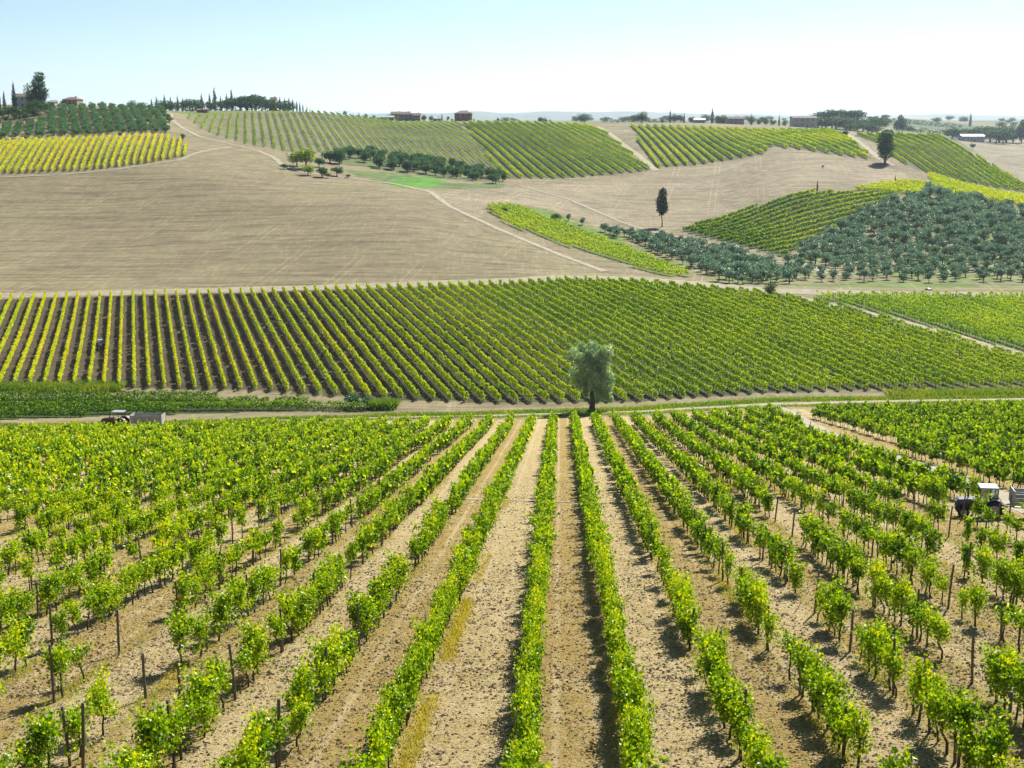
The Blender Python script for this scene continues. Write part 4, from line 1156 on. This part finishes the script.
for (a, t) in ((152, 99), (157, 97), (165, 95), (171, 97), (178, 96), (183, 98), (190, 99), (202, 94), (210, 94), (215, 88), (221, 96), (232, 90), (227, 94), (256, 94), (280, 97), (285, 98), (289, 98), (293, 99), (297, 101), (300, 102), (303, 104), (307, 106), (310, 108), (241, 96), (196, 100)):
    sky('cy', a, 955 + (a % 7)*4, t, 'slim cypress rising from the tree line on the left skyline', GS, 1.1, 'cypress')
for (a, t, w) in ((162, 99, .8), (170, 100, .8), (182, 101, .8), (192, 98, .9), (199, 101, .7), (212, 100, .8), (222, 100, .9), (232, 97, .9), (240, 95, 1.0), (247, 91, 1.1), (252, 95, 1.0), (262, 98, 1.0), (270, 99, .9), (283, 99, .9), (291, 102, .7)):
    sky('br', a, 940 + (a % 5)*5, t, 'round bushy tree in the tree line on the left skyline', GT_, w*1.5)
sky('bd', 193, 860, 109, 'tiny dark tree on the crest left of the dark red shed'); sky('bd', 208, 860, 108, 'dark bush right of the dark red shed')
for (k, a, Y, t, lab, w) in (('br', 345, 960, 110, 'small round tree at the left of the middle skyline', .6), ('cy', 353, 960, 113, 'small cypress beside the round tree of the middle skyline', 1),
                             ('cy', 359, 965, 112, 'first of two low cypresses left of the pale warehouse', 1.2), ('br', 366, 960, 113, 'low tree left of the pale warehouse', .6),
                             ('br', 374, 960, 114, 'low dark bush beside the pale warehouse', .5), ('br', 424, 965, 114, 'round green tree right of the village houses', .7),
                             ('br', 431, 960, 115, 'green tree between the village houses and the reddish villa', .7), ('cy', 442, 965, 114, 'cypress left of the reddish villa', 1.2),
                             ('br', 448, 960, 116, 'low tree beside the reddish villa', .5), ('br', 393, 950, 117.5, 'low bush in front of the pale warehouse', .9), ('br', 403, 948, 118.5, 'low bush in front of the pink village house', .8), ('br', 412, 950, 118, 'bush in front of the narrow village house', .7), ('br', 452, 940, 118, 'bush left of the villa on the crest', .7), ('br', 474, 940, 118.5, 'bush right of the villa on the crest', .6), ('br', 388, 985, 113, 'tree behind the pale warehouse', .8),
                             ('br', 498, 1000, 117, 'low round tree at the crest right of the reddish villa', .5), ('br', 540, 960, 116.5, 'flat round tree on the crest of the domed hill', .8),
                             ('cy', 581, 950, 114.5, 'lone small cypress at the right of the domed hill', .9), ('br', 550, 1000, 119, 'tiny bush on the crest of the domed hill', .4)):
    sky(k, a, Y, t, lab, None, w, 'cypress' if k == 'cy' else 'tree')
sky('br', 642, 900, 110, 'dark broad conifer standing alone on the skyline above the bare gully', wide=.75)
GM = 'trees of the hazy hamlet right of the middle'
for (k, a, t, w) in (('cy', 670, 110, 1.1), ('br', 674, 113, .8), ('br', 680, 114, .7), ('cy', 684, 113, 1.2), ('br', 691, 115, .7), ('br', 705, 113, .8), ('cy', 712, 108, 1.3), ('br', 718, 114, .8), ('br', 724, 115, .7),
                     ('br', 752, 115, .8), ('cy', 751, 114, 1.1), ('br', 759, 117, .7), ('br', 766, 117, .8), ('br', 773, 118, .8), ('cy', 779, 115, 1.0), ('br', 785, 119, .7), ('br', 662, 118, .6)):
    sky(k, a, 1150, t, 'hazy cypress among the hamlet trees on the skyline' if k == 'cy' else 'hazy round tree among the hamlet houses on the skyline', GM + (' (cypresses)' if k == 'cy' else ''), w, 'cypress' if k == 'cy' else 'tree')
# umbrella pines
def pine(seed, R, H):
    r = np.random.default_rng(seed); lo = [(math.cos(t)*R*.55*q, math.sin(t)*R*.55*q, H - 2.2 + r.normal(0, .6), R*.5, R*.5, 2.3) for t, q in zip(r.uniform(0, 6.28, 9), r.uniform(.2, 1.1, 9))]
    return tree_meshes('pine', seed, lo, 1500, .7, M_green, (H-1.5, .35), .28)
PN = [pine(980, 6, 12), pine(981, 5, 11)]
for (a, Y, t, w, lab) in ((822, 1250, 112.5, 1.0, 'left umbrella pine of the dark hilltop grove at right'), (832, 1240, 110.5, 1.0, 'umbrella pine left of the middle of the dark grove'),
                          (845, 1250, 109, 1.15, 'tallest broad umbrella pine of the dark hilltop grove'), (856, 1240, 111, .95, 'right umbrella pine of the dark hilltop grove')):
    q = at_y(a, Y); H = ZC - Y*v_of(t) - zf(*q); s = H/12.0
    place_tree('umbrella_pine', PN[a % 2], q[0], q[1], (w*1.9, w*1.9, s), label=lab, cat='pine')
for (a, Y, t, w) in ((818, 1235, 117, 1.2), (826, 1230, 118, 1.2), (836, 1225, 117, 1.2), (846, 1230, 118, 1.2), (854, 1225, 119, 1.1), (863, 1220, 119, .9), (872, 1225, 118, .9), (878, 1230, 119, .8), (868, 1200, 123, .9), (858, 1200, 123, .9), (876, 1200, 124, .8), (850, 1190, 124, .9)):
    sky('br', a, Y, t - 2.2, 'hazy dark bush under the umbrella pines on the right skyline', 'bushes under the umbrella pines', w*1.35)
sky('br', 902, 1300, 110.5, 'sparse pale tree on the skyline right of the pines', wide=.55); sky('bd', 899, 1300, 118, 'dark bush at the foot of the sparse skyline tree', wide=1.3)
sky('cy', 970, 1900, 113, 'lone thin cypress on the far ridge at right', cat='cypress', wide=1.2)
GR = 'round trees behind the long white farm building'
for (a, t, w) in ((952, 125, 1.2), (960, 126, 1.2), (966, 127, 1.0), (973, 125, 1.2), (982, 124, 1.2), (990, 123, 1.3), (999, 123.5, 1.4), (1006, 124, 1.3), (1013, 126, 1.1), (1036, 125, 1.3)):
    sky('br', a, 1330, t, 'round green tree behind or beside the long white farm building', GR, w)
for (a, t, w) in ((996, 128, 1.1), (1003, 129, 1.0)): sky('br', a, 1290, t, 'round green tree standing in front of the row by the white building', GR + ' (front pair)', w)
sky('tall', 1021, 1320, 119.5, 'tall narrow tree at the right edge near the white farm building', wide=.7)
sky('bd', 973, 1130, 143, 'small tree alone in the field below the white farm building')
rs_ = np.random.default_rng(55)
for i in range(60):
    a = rs_.uniform(480, 1024); Y = rs_.uniform(1350, 3200)
    if 790 < a < 880 and Y < 1600: continue
    q = at_y(a, Y); s = rs_.uniform(.6, 1.2)
    place_tree('broadleaf_tree', BR[i % 4], q[0], q[1], (s*1.6, s*1.6, s), label='tiny hazy tree scattered over the far plain below the blue hills', group='scattered trees of the far plain')
# dark hedge along the plain
for (nm, a0, a1, Y, h, lab) in (('hedgerow', 158, 294, 938, 6, 'dark undergrowth along the foot of the left skyline trees'), ('hedgerow', 600, 668, 1500, 4.5, 'long dark hedgerow crossing the plain behind the lone conifer'), ('hedgerow', 868, 962, 1800, 5, 'long hedge along the far ridge at right'), ('hedgerow', 900, 952, 1420, 4, 'hazy hedge on the slope below the far ridge')):
    p, q = at_y(a0, Y), at_y(a1, Y); n = int((q[0]-p[0])*9); X = rng.uniform(p[0], q[0], n); Yy = Y + rng.normal(0, 2, n)
    C = np.column_stack([X, Yy, zfun(X, Yy) + rng.random(n)*h*(1+.7*noise2(X/9, X*0, 4))]); V, Fq = leaf_quads(C, 1.5*rng.uniform(.6, 1.3, n), .3, .8)
    c = np.array([p[0], Y, zf(*p)])
    tag(link(nm, mesh_np(nm, V - c, [Fq], [M_green], None, {'tint': .35 + rng.normal(0, .1, n)}), None, c), lab, 'hedge')

# ------------------------------------------------------------------ buildings
def wall(name, c, rough=.9): return pbr(name, c, rough, scale=.8, var=.2)
W_ochre, W_pink, W_white, W_red, W_grey = wall('ochre_plaster', (.36, .28, .18)), wall('pink_plaster', (.27, .20, .20)), wall('white_plaster', (.45, .44, .43)), wall('red_boards', (.16, .05, .045)), wall('ruin_stone', (.36, .30, .24))
R_tile = pbr('clay_tiles', (.15, .095, .08), .9, scale=6, var=.4, stretch=(1, 3, 1)); R_white = pbr('pale_sheet_roof', (.32, .34, .37), .5, scale=.5, var=.1)  # tile red greyed down, distance haze mixed into the colour
M_win = pbr('dark_window_glass', (.03, .035, .045), .15, scale=1); M_shut = pbr('wooden_shutter', (.10, .07, .05), .7)
def house(label, px, Y, top, wpx, dep, floors, wm, rm, roof='gable', rz=0.0, cat='house', wins=3, name='farmhouse', chimney=True, drop=1.0):
    q = at_y(px, Y); z = zf(*q); d = Y; w = wpx*d/F
    H = max(2.6, (ZC - Y*v_of(top)) - z + 0.0); rh = min(H*.3, (1.6 if roof == 'gable' else 2.0))
    wh = H - rh
    o = empty(name, (q[0], q[1], z), rz); tag(o, label, cat)
    MB().box((0, 0, (wh-drop)/2), (w, dep, wh + drop)).build('wall', wm, o)
    mb = MB(); e = .45
    if roof == 'hip':
        v = [mb.bm.verts.new(p) for p in ((-w/2-e, -dep/2-e, wh), (w/2+e, -dep/2-e, wh), (w/2+e, dep/2+e, wh), (-w/2-e, dep/2+e, wh), (-w/6, 0, wh+rh), (w/6, 0, wh+rh))]
        for f in ((0, 1, 5, 4), (1, 2, 5), (2, 3, 4, 5), (3, 0, 4), (3, 2, 1, 0)): mb.bm.faces.new([v[i] for i in f])
    else:
        v = [mb.bm.verts.new(p) for p in ((-w/2-e, -dep/2-e, wh-.1), (w/2+e, -dep/2-e, wh-.1), (w/2+e, dep/2+e, wh-.1), (-w/2-e, dep/2+e, wh-.1), (-w/2-e, 0, wh+rh), (w/2+e, 0, wh+rh))]
        for f in ((0, 1, 5, 4), (1, 2, 5), (2, 3, 4, 5), (3, 0, 4), (3, 2, 1, 0)): mb.bm.faces.new([v[i] for i in f])
    rf = mb.build('roof', rm, o)
    if chimney: MB().box((w*.2, dep*.1, wh+rh*.9), (.7, .7, 1.4)).build('chimney', wm, rf)
    fh = wh/max(1, floors)
    for f in range(floors):
        for i in range(wins):
            x = (-.5 + (i+.5)/wins)*w*.9
            if f == 0 and i == wins//2:
                MB().box((x, -dep/2-.03, 1.1), (1.1, .12, 2.2)).build('door', M_shut, o)
            else:
                wd = MB().box((x, -dep/2-.02, f*fh + fh*.55), (1.0, .1, min(1.4, fh*.5))).build('window', M_win, o)
                MB().box((x, -dep/2-.06, f*fh + fh*.55 - min(1.4, fh*.5)/2 - .08), (1.25, .16, .1)).build('sill', W_white, wd)
    return o
house('orange roofed farmhouse half hidden behind cypresses on the left hilltop', 25, 712, 93.5, 18, 9, 2, W_white, R_tile, rz=.1)
house('small white house wall showing right of the tallest hilltop tree', 54, 730, 100, 5, 5, 1, W_white, R_white, wins=1, chimney=False)
house('small ochre house with a flat tiled roof on the left hilltop', 73, 740, 97, 15, 8, 2, W_ochre, R_tile, roof='hip', rz=-.1)
house('small orange house among the trees of the left skyline', 274, 950, 97, 5, 7, 2, W_ochre, R_tile, wins=2)
house('dark red low shed on the crest by the hill path', 203, 835, 111.5, 10, 5, 1, W_red, R_tile, name='shed', cat='shed', chimney=False)
house('long pale warehouse at the left of the middle skyline village', 387, 958, 115.5, 13, 12, 1, W_white, R_white, name='warehouse', cat='warehouse', chimney=False)
house('ochre house behind the village roofs of the middle skyline', 397, 990, 111.5, 11, 9, 2, W_ochre, R_tile)
house('pink village house with a tiled roof on the middle skyline', 407, 962, 111.5, 13, 9, 2, W_pink, R_tile, roof='hip')
house('taller narrow pale village house right of the pink one', 417, 958, 113, 7, 8, 2, W_ochre, R_tile)
house('low white house between the village and the reddish villa', 437, 965, 117, 8, 7, 1, W_white, R_white, wins=2)
house('reddish square villa with a hipped roof standing alone on the skyline', 463.5, 935, 110.5, 17, 11, 2, wall('brick_red_plaster', (.22, .13, .12)), R_tile, roof='hip')
house('white roofed low house in the hazy hamlet', 699, 1120, 118, 11, 8, 1, W_pink, R_white)
house('ochre house behind the hazy hamlet trees', 721, 1160, 116, 9, 8, 2, W_ochre, R_tile)
house('pink house standing apart at the right of the hazy hamlet', 735, 1120, 116.5, 16, 9, 2, W_pink, R_tile)
house('long brown stone building left of the umbrella pines', 803, 1180, 116, 24, 12, 2, W_grey, R_tile, name='stone_building', cat='building', wins=4, chimney=False)
house('long low white farm building among round trees at right', 971, 1310, 134.2, 22, 12, 1, W_white, R_white, name='farm_building', cat='farm building', wins=6, chimney=False)
# ------------------------------------------------------------------ vehicles and people
P_dark = pbr('dark_blue_paint', (.035, .03, .06), .35, scale=3, coat=.4); P_redm = pbr('rusty_red_paint', (.06, .02, .02), .45, scale=4)
P_white = pbr('white_paint', (.34, .34, .38), .4, scale=2, var=.08); P_grey = pbr('galvanised_boards', (.30, .30, .32), .55, scale=2, var=.35, stretch=(1, 1, 5)); P_lip = pbr('pale_metal', (.42, .42, .43), .5, scale=3)
P_tyre = pbr('tyre_rubber', (.018, .018, .02), .85, scale=6); P_rim = pbr('rim_metal', (.45, .42, .36), .5); P_black = pbr('black_metal', (.02, .02, .022), .5); P_seat = pbr('seat_vinyl', (.05, .05, .055), .6)
P_blue = pbr('blue_paint', (.02, .05, .22), .3, coat=.5); P_lamp = pbr('lamp_glass', (.8, .8, .75), .1)
def glassmat():
    m, nt, out = newmat('cab_glass'); L = nt.links.new
    g = N(nt, 'ShaderNodeBsdfGlossy'); g.inputs['Roughness'].default_value = .03
    t = N(nt, 'ShaderNodeBsdfTransparent'); t.inputs[0].default_value = (.62, .75, .82, 1)
    f = N(nt, 'ShaderNodeFresnel'); f.inputs[0].default_value = 1.5
    ad = N(nt, 'ShaderNodeMath', operation='ADD'); ad.inputs[1].default_value = .12; L(f.outputs[0], ad.inputs[0])
    mx = N(nt, 'ShaderNodeMixShader'); L(ad.outputs[0], mx.inputs[0]); L(t.outputs[0], mx.inputs[1]); L(g.outputs[0], mx.inputs[2]); L(mx.outputs[0], out.inputs[0])
    return m
P_glass = glassmat()
def wheel(parent, x, y, r, w, lugs=18):
    e = MB().cyl((0, 0, 0), r*.56, w*.8, 'Y', 20).cyl((0, 0, 0), r*.18, w*1.02, 'Y', 12)
    t = MB()
    n = 28
    prof = [(r*.56, -w/2), (r*.9, -w/2), (r*.97, -w*.36), (r, 0), (r*.97, w*.36), (r*.9, w/2), (r*.56, w/2)]
    rings = [[t.bm.verts.new((math.cos(2*math.pi*i/n)*p, q, math.sin(2*math.pi*i/n)*p)) for p, q in prof] for i in range(n)]
    for i in range(n):
        a, b = rings[i], rings[(i+1) % n]
        for j in range(len(prof)-1): t.bm.faces.new((a[j], a[j+1], b[j+1], b[j]))
    for i in range(lugs):
        a = 2*math.pi*i/lugs
        for sgn in (-1, 1):
            t.box((math.cos(a)*r, sgn*w*.22, math.sin(a)*r), (r*.06, w*.42, r*.09), rot=('Y', -a))
    W = t.build('wheel', P_tyre, parent, (x, y, r)); e.build('rim', P_rim, W)
    return W
def person(label, loc, rz, shirt, trousers, scale=1.0, lean=0.15):
    """seated figure, origin under the seat, facing local -X"""
    def skin(name, pts, edges, rad, mat, parent=None, sub=2, root=0):
        me = bpy.data.meshes.new(name); me.from_pydata(pts, edges, []); o = link(name, me, parent)
        o.modifiers.new('skin', 'SKIN'); lay = me.skin_vertices[0] if me.skin_vertices else None
        for i, q in enumerate(rad): lay.data[i].radius = (q, q) if not isinstance(q, tuple) else q
        lay.data[root].use_root = True
        s = o.modifiers.new('sub', 'SUBSURF'); s.levels = sub; s.render_levels = sub
        me.materials.append(mat); return o
    sk = pbr('skin', (.42, .23, .15), .6, var=.05)
    # body: pelvis, chest, neck, head, arms to the wheel, legs bent
    P = [(0, 0, .48), (-.02, 0, .70), (-.05, 0, .92), (-.06, 0, 1.02), (-.08, 0, 1.09), (-.09, 0, 1.20), (-.08, 0, 1.29),
         (-.05, .19, .96), (-.16, .25, .72), (-.42, .17, .74), (-.50, .15, .76), (-.05, -.19, .96), (-.16, -.25, .72), (-.42, -.17, .74), (-.50, -.15, .76),
         (-.04, .10, .46), (-.44, .13, .50), (-.50, .13, .12), (-.64, .13, .06), (-.04, -.10, .46), (-.44, -.13, .50), (-.50, -.13, .12), (-.64, -.13, .06)]
    E = [(0, 1), (1, 2), (2, 3), (3, 4), (4, 5), (5, 6), (2, 7), (7, 8), (8, 9), (9, 10), (2, 11), (11, 12), (12, 13), (13, 14), (0, 15), (15, 16), (16, 17), (17, 18), (0, 19), (19, 20), (20, 21), (21, 22)]
    Rr = [.13, .125, .13, .07, .052, .085, .075, .065, .048, .035, .034, .065, .048, .035, .034, .09, .065, .045, .04, .09, .065, .045, .04]
    body = skin('person', P, E, Rr, sk); body.location = loc; body.rotation_euler = (0, 0, rz); body.scale = (scale,)*3
    tag(body, label, 'person')
    for sgn in (1, -1):   # fingers closed on the wheel
        for f in range(4):
            bx, by = -.51, sgn*(.15 + (f-1.5)*.018)
            skin('finger', [(bx, by, .775), (bx-.045, by, .78), (bx-.065, by, .755), (bx-.05, by, .735)], [(0, 1), (1, 2), (2, 3)], [.010, .009, .008, .007], sk, body, 1)
        skin('thumb', [(bx+.03, sgn*.12, .765), (bx-.01, sgn*.105, .745), (bx-.04, sgn*.11, .735)], [(0, 1), (1, 2)], [.011, .010, .008], sk, body, 1)
    skin('shirt', [P[0], P[1], P[2], (-.055, 0, 1.0), P[7], P[8], (-.25, .225, .727), P[11], P[12], (-.25, -.225, .727)], [(0, 1), (1, 2), (2, 3), (2, 4), (4, 5), (5, 6), (2, 7), (7, 8), (8, 9)],
         [.145, .14, .145, .075, .078, .062, .055, .078, .062, .055], shirt, body)
    skin('trousers', [P[0], P[15], P[16], (-.495, .13, .18), P[19], P[20], (-.495, -.13, .18)], [(0, 1), (1, 2), (2, 3), (0, 4), (4, 5), (5, 6)], [.148, .105, .08, .06, .105, .08, .06], trousers, body)
    MB().cyl((-.08, 0, 1.325), .095, .07, 'Z', 18, .07).cyl((-.09, 0, 1.29), .15, .015, 'Z', 20).build('hat', pbr('straw_hat', (.45, .36, .2), .8), body)
    MB().box((-.185, .03, 1.225), (.02, .022, .012)).box((-.185, -.03, 1.225), (.02, .022, .012)).build('eyes', P_black, body)
    MB().box((-.195, 0, 1.20), (.03, .022, .035), bev=.006).build('nose', sk, body)
    MB().box((-.182, 0, 1.165), (.012, .05, .008)).build('mouth', pbr('lips', (.3, .1, .09), .6), body)
    for sgn in (1, -1): MB().box((-.085, sgn*.092, 1.205), (.035, .018, .055), bev=.007).build('ear', sk, body)
    return body
def shadow_free(o): return o
def tractor(name, label, loc, rz, body_m, cab=True, s=1.0):
    """nose towards local -X"""
    o = empty(name, loc, rz); o.scale = (s,)*3; tag(o, label, 'tractor')
    MB().poly([(-1.95, .62), (-1.95, 1.18), (-1.80, 1.30), (-.45, 1.42), (-.45, .62)], -.34, .34, bev=.05).build('hood', body_m, o)
    g = MB().box((-1.965, 0, .92), (.03, .5, .42))
    for i in range(5): g.box((-1.985, 0, .75 + i*.085), (.02, .46, .02), mi=1)
    g.build('grille', [P_black, P_lip], o)
    for sy in (1, -1): MB().cyl((-1.97, sy*.25, 1.16), .07, .06, 'X', 14).build('headlight', P_lamp, o)
    MB().box((-.6, 0, .62), (2.3, .42, .34), bev=.04).box((.35, 0, .62), (.7, 1.0, .26), bev=.03).build('chassis', P_black, o)
    MB().cyl((-1.05, .22, 1.72), .035, .7, 'Z', 10).cyl((-1.05, .22, 1.55), .06, .32, 'Z', 12).build('exhaust', P_black, o)
    for sy in (1, -1):
        wheel(o, -1.45, sy*.62, .42, .26, 14); wheel(o, .62, sy*.72, .70, .40, 20)
        f = MB(); n = 10
        for i in range(n):
            a = math.radians(20 + 140*i/(n-1)); f.box((.62 - math.cos(a)*.78, sy*.72, .70 + math.sin(a)*.78), (.22, .46, .035), rot=('Y', math.pi/2 + a if False else -(math.pi/2 - a)))
        f.build('fender', body_m, o)
    MB().box((.28, 0, .92), (.46, .5, .12), bev=.03).box((.50, 0, 1.2), (.1, .46, .5), bev=.03).build('seat', P_seat, o)
    st = MB().bar((-.42, 0, 1.0), (-.22, 0, 1.28), .02)
    for i in range(16):
        a, b = 2*math.pi*i/16, 2*math.pi*(i+1)/16
        pt = lambda t: (-.22 + .09*math.cos(t), .19*math.sin(t), 1.28 + .14*math.cos(t))
        st.bar(pt(a), pt(b), .013, 6)
    st.build('steering_wheel', P_black, o)
    if cab:
        fr = MB()
        for (x, y, x2, y2) in ((-.42, .50, -.32, .48), (-.42, -.50, -.32, -.48), (.82, .56, .88, .54), (.82, -.56, .88, -.54), (.30, .58, .34, .56), (.30, -.58, .34, -.56)):
            fr.bar((x, y, .95), (x2, y2, 2.22), .035)
        fr.box((.2, 0, .93), (1.3, 1.15, .06)).bar((-.42, -.5, 1.30), (-.42, .5, 1.30), .03).bar((.84, -.56, 1.3), (.84, .56, 1.3), .03)
        for sy in (1, -1): fr.bar((-.41, sy*.51, 1.2), (.83, sy*.57, 1.2), .03)
        c = fr.build('cab_frame', body_m, o)
        for pts, nm in ((((-.37, -.49, 1.28), (-.37, .49, 1.28), (-.32, .47, 2.2), (-.32, -.47, 2.2)), 'windscreen'), (((.84, -.55, 1.3), (.84, .55, 1.3), (.88, .53, 2.2), (.88, -.53, 2.2)), 'rear_window'),
                        (((-.39, .515, 1.22), (.80, .57, 1.22), (.85, .55, 2.2), (-.31, .495, 2.2)), 'side_window'), (((-.39, -.515, 1.22), (.80, -.57, 1.22), (.85, -.55, 2.2), (-.31, -.495, 2.2)), 'side_window')):
            g = MB(); g.bm.faces.new([g.bm.verts.new(q) for q in pts]); g.build(nm, P_glass, c)
        MB().poly([(-.45, 2.20), (-.40, 2.31), (.84, 2.34), (.95, 2.24), (.93, 2.20)], -.60, .60, bev=.04).build('roof', P_white, o)
    else:
        fr = MB()
        for x, y in ((-.35, .45), (-.35, -.45), (.80, .50), (.80, -.50)): fr.bar((x, y, .8), (x*.92, y, 2.16), .028)
        fr.build('canopy_frame', P_black, o)
        MB().box((.22, 0, 2.20), (1.55, 1.15, .08), bev=.03).build('canopy', P_white, o)
    return o
def trailer(label, loc, rz, L=3.6, Wd=1.6, Hb=.75, nb=3, open_=True):
    o = empty('trailer', loc, rz); tag(o, label, 'trailer')
    MB().box((0, 0, .78), (L, Wd, .08), bev=.01).box((0, 0, .68), (L*.96, .6, .14)).build('bed', P_grey, o)
    for sy in (1, -1):
        m = MB()
        for i in range(nb): m.box((0, sy*(Wd/2-.02), .86 + (i+.5)*Hb/nb), (L, .04, Hb/nb - .02), bev=.006)
        m.build('side_board', P_grey, o)
    for sx in (1, -1):
        MB().box((sx*(L/2-.02), 0, .86 + Hb/2 + .06), (.05, Wd, Hb + .14), bev=.01).build('end_board', P_lip, o)
        for sy in (1, -1): MB().box((sx*L/2, sy*Wd/2, .86 + Hb/2 + .08), (.08, .08, Hb + .22), bev=.01).build('corner_post', P_lip, o)
    MB().bar((-L/2, .3, .7), (-L/2-1.1, 0, .55), .045).bar((-L/2, -.3, .7), (-L/2-1.1, 0, .55), .045).cyl((-L/2-.8, 0, .3), .03, .5).build('drawbar', P_black, o)
    MB().cyl((.3, 0, .42), .05, Wd*.9, 'Y', 10).build('axle', P_black, o)
    for sy in (1, -1): wheel(o, .3, sy*(Wd/2-.12), .42, .24, 14)
    return o
# right tractor on the vineyard track, heading left
p = at(982.5, 517, 50, 120); zr = zf(*p)
ang = math.radians(-10)
def on(p, ang, dx, dy=0): return np.array([p[0] + math.cos(ang)*dx - math.sin(ang)*dy, p[1] + math.sin(ang)*dx + math.cos(ang)*dy])
tractor('tractor', 'dark cabbed tractor with a white roof on the track at the right edge', (p[0], p[1], zr+.05), ang, P_dark, True, .88)
person('driver in a blue shirt sitting inside the cabbed tractor at right', tuple(on(p, ang, .22*.88)) + (zr+.46,), ang, pbr('blue_shirt', (.05, .12, .4), .8), pbr('work_trousers', (.04, .05, .09), .85), .86)
q = on(p, ang, 3.4); trailer('grey boarded trailer behind the cabbed tractor, cut by the right edge', (q[0], q[1], zf(*q)+.05), ang, 3.4, 1.5, .8)
# left tractor on the valley road, heading left
p = at(118, 429, 150, 230); ang = math.radians(-3); zr = zf(*p)
tractor('tractor', 'old tractor with a flat white canopy on the valley road at left', (p[0], p[1], zr+.08), ang, P_redm, False, 1.12)
person('driver in a dark blue jacket on the old canopy tractor at left', tuple(on(p, ang, .25)) + (zr+.62,), ang, pbr('navy_jacket', (.03, .05, .16), .85), pbr('dark_trousers', (.03, .03, .04), .85), 1.0)
q = on(p, ang, 4.35); trailer('long grey trailer hitched behind the old canopy tractor', (q[0], q[1], zf(*q)+.08), ang, 4.4, 1.8, 1.15, 4)
# small tractor between the rows of the far slope
p = at(101, 349, 200, 345); d = mid_dir/np.hypot(*mid_dir)
segs = [(a, b) for a, b, kw in ROWS if kw['name'] == 'mid']
best = min(segs, key=lambda s: abs((p - s[0]) @ np.array([-d[1], d[0]])))
off = (p - best[0]) @ np.array([-d[1], d[0]]); nrm = np.array([-d[1], d[0]])
p = p - nrm*off + nrm*1.37*(1 if off >= 0 else -1)
ang = math.atan2(d[1], d[0])
tractor('tractor', 'tiny white roofed tractor driving between the yellowing rows of the far slope', (p[0], p[1], zf(*p)+.03), ang, P_dark, False, .86)
# dark blue car parked on the hollow track
def car(label, loc, rz, paint):
    o = empty('parked_car', loc, rz); tag(o, label, 'car')
    MB().poly([(-2.0, .35), (-2.05, .75), (-1.9, .88), (-1.0, .95), (-.45, 1.40), (.95, 1.42), (1.55, 1.0), (1.98, .92), (2.02, .4)], -.82, .82, bev=.08).build('body', paint, o)
    for sy in (1, -1):
        m = MB(); m.poly([(-.85, .98), (-.40, 1.34), (.22, 1.35), (.22, .98)], sy*.825 - .01, sy*.825 + .01); m.build('side_window', P_glass2, o)
        m = MB(); m.poly([(.30, .98), (.30, 1.35), (.88, 1.35), (1.30, 1.0)], sy*.825 - .01, sy*.825 + .01); m.build('side_window', P_glass2, o)
        for sx in (-1.3, 1.3): wheel(o, sx, sy*.76, .32, .2, 0)
    for x, sx in ((-2.03, -1), (2.0, 1)):
        for sy in (.6, -.6): MB().box((x, sy, .72), (.06, .28, .13), bev=.02).build('headlight' if sx < 0 else 'tail_light', P_lamp if sx < 0 else P_redm, o)
    MB().box((-.74, 0, 1.19), (.03, 1.3, .55), rot=('Y', .9)).build('windscreen', P_glass2, o)
    return o
P_glass2 = M_win
p = at(733, 249.5, 360, 480); p2 = at(748, 254, 360, 480); ang = math.atan2(*(p2-p)[::-1]); car('dark blue car parked on the dirt track below the wedge vineyard', (p[0], p[1], zf(*p)+.1), ang, P_blue)
p = at(928, 291.5, 330, 360)
m = MB(); r = np.random.default_rng(4)
q = bmesh.ops.create_icosphere(m.bm, subdivisions=3, radius=1.0)
for v in q['verts']:
    n_ = 1 + .18*math.sin(v.co.x*5 + 1)*math.sin(v.co.y*6) + r.normal(0, .03); v.co = Vector((v.co.x*.95*n_, v.co.y*.6*n_, max(-.05, v.co.z*.42*n_)))
tag(m.build('tarp_heap', P_white, None, (p[0], p[1], zf(*p)+.03)), 'small heap under a white tarpaulin below the right olive grove', 'tarp')
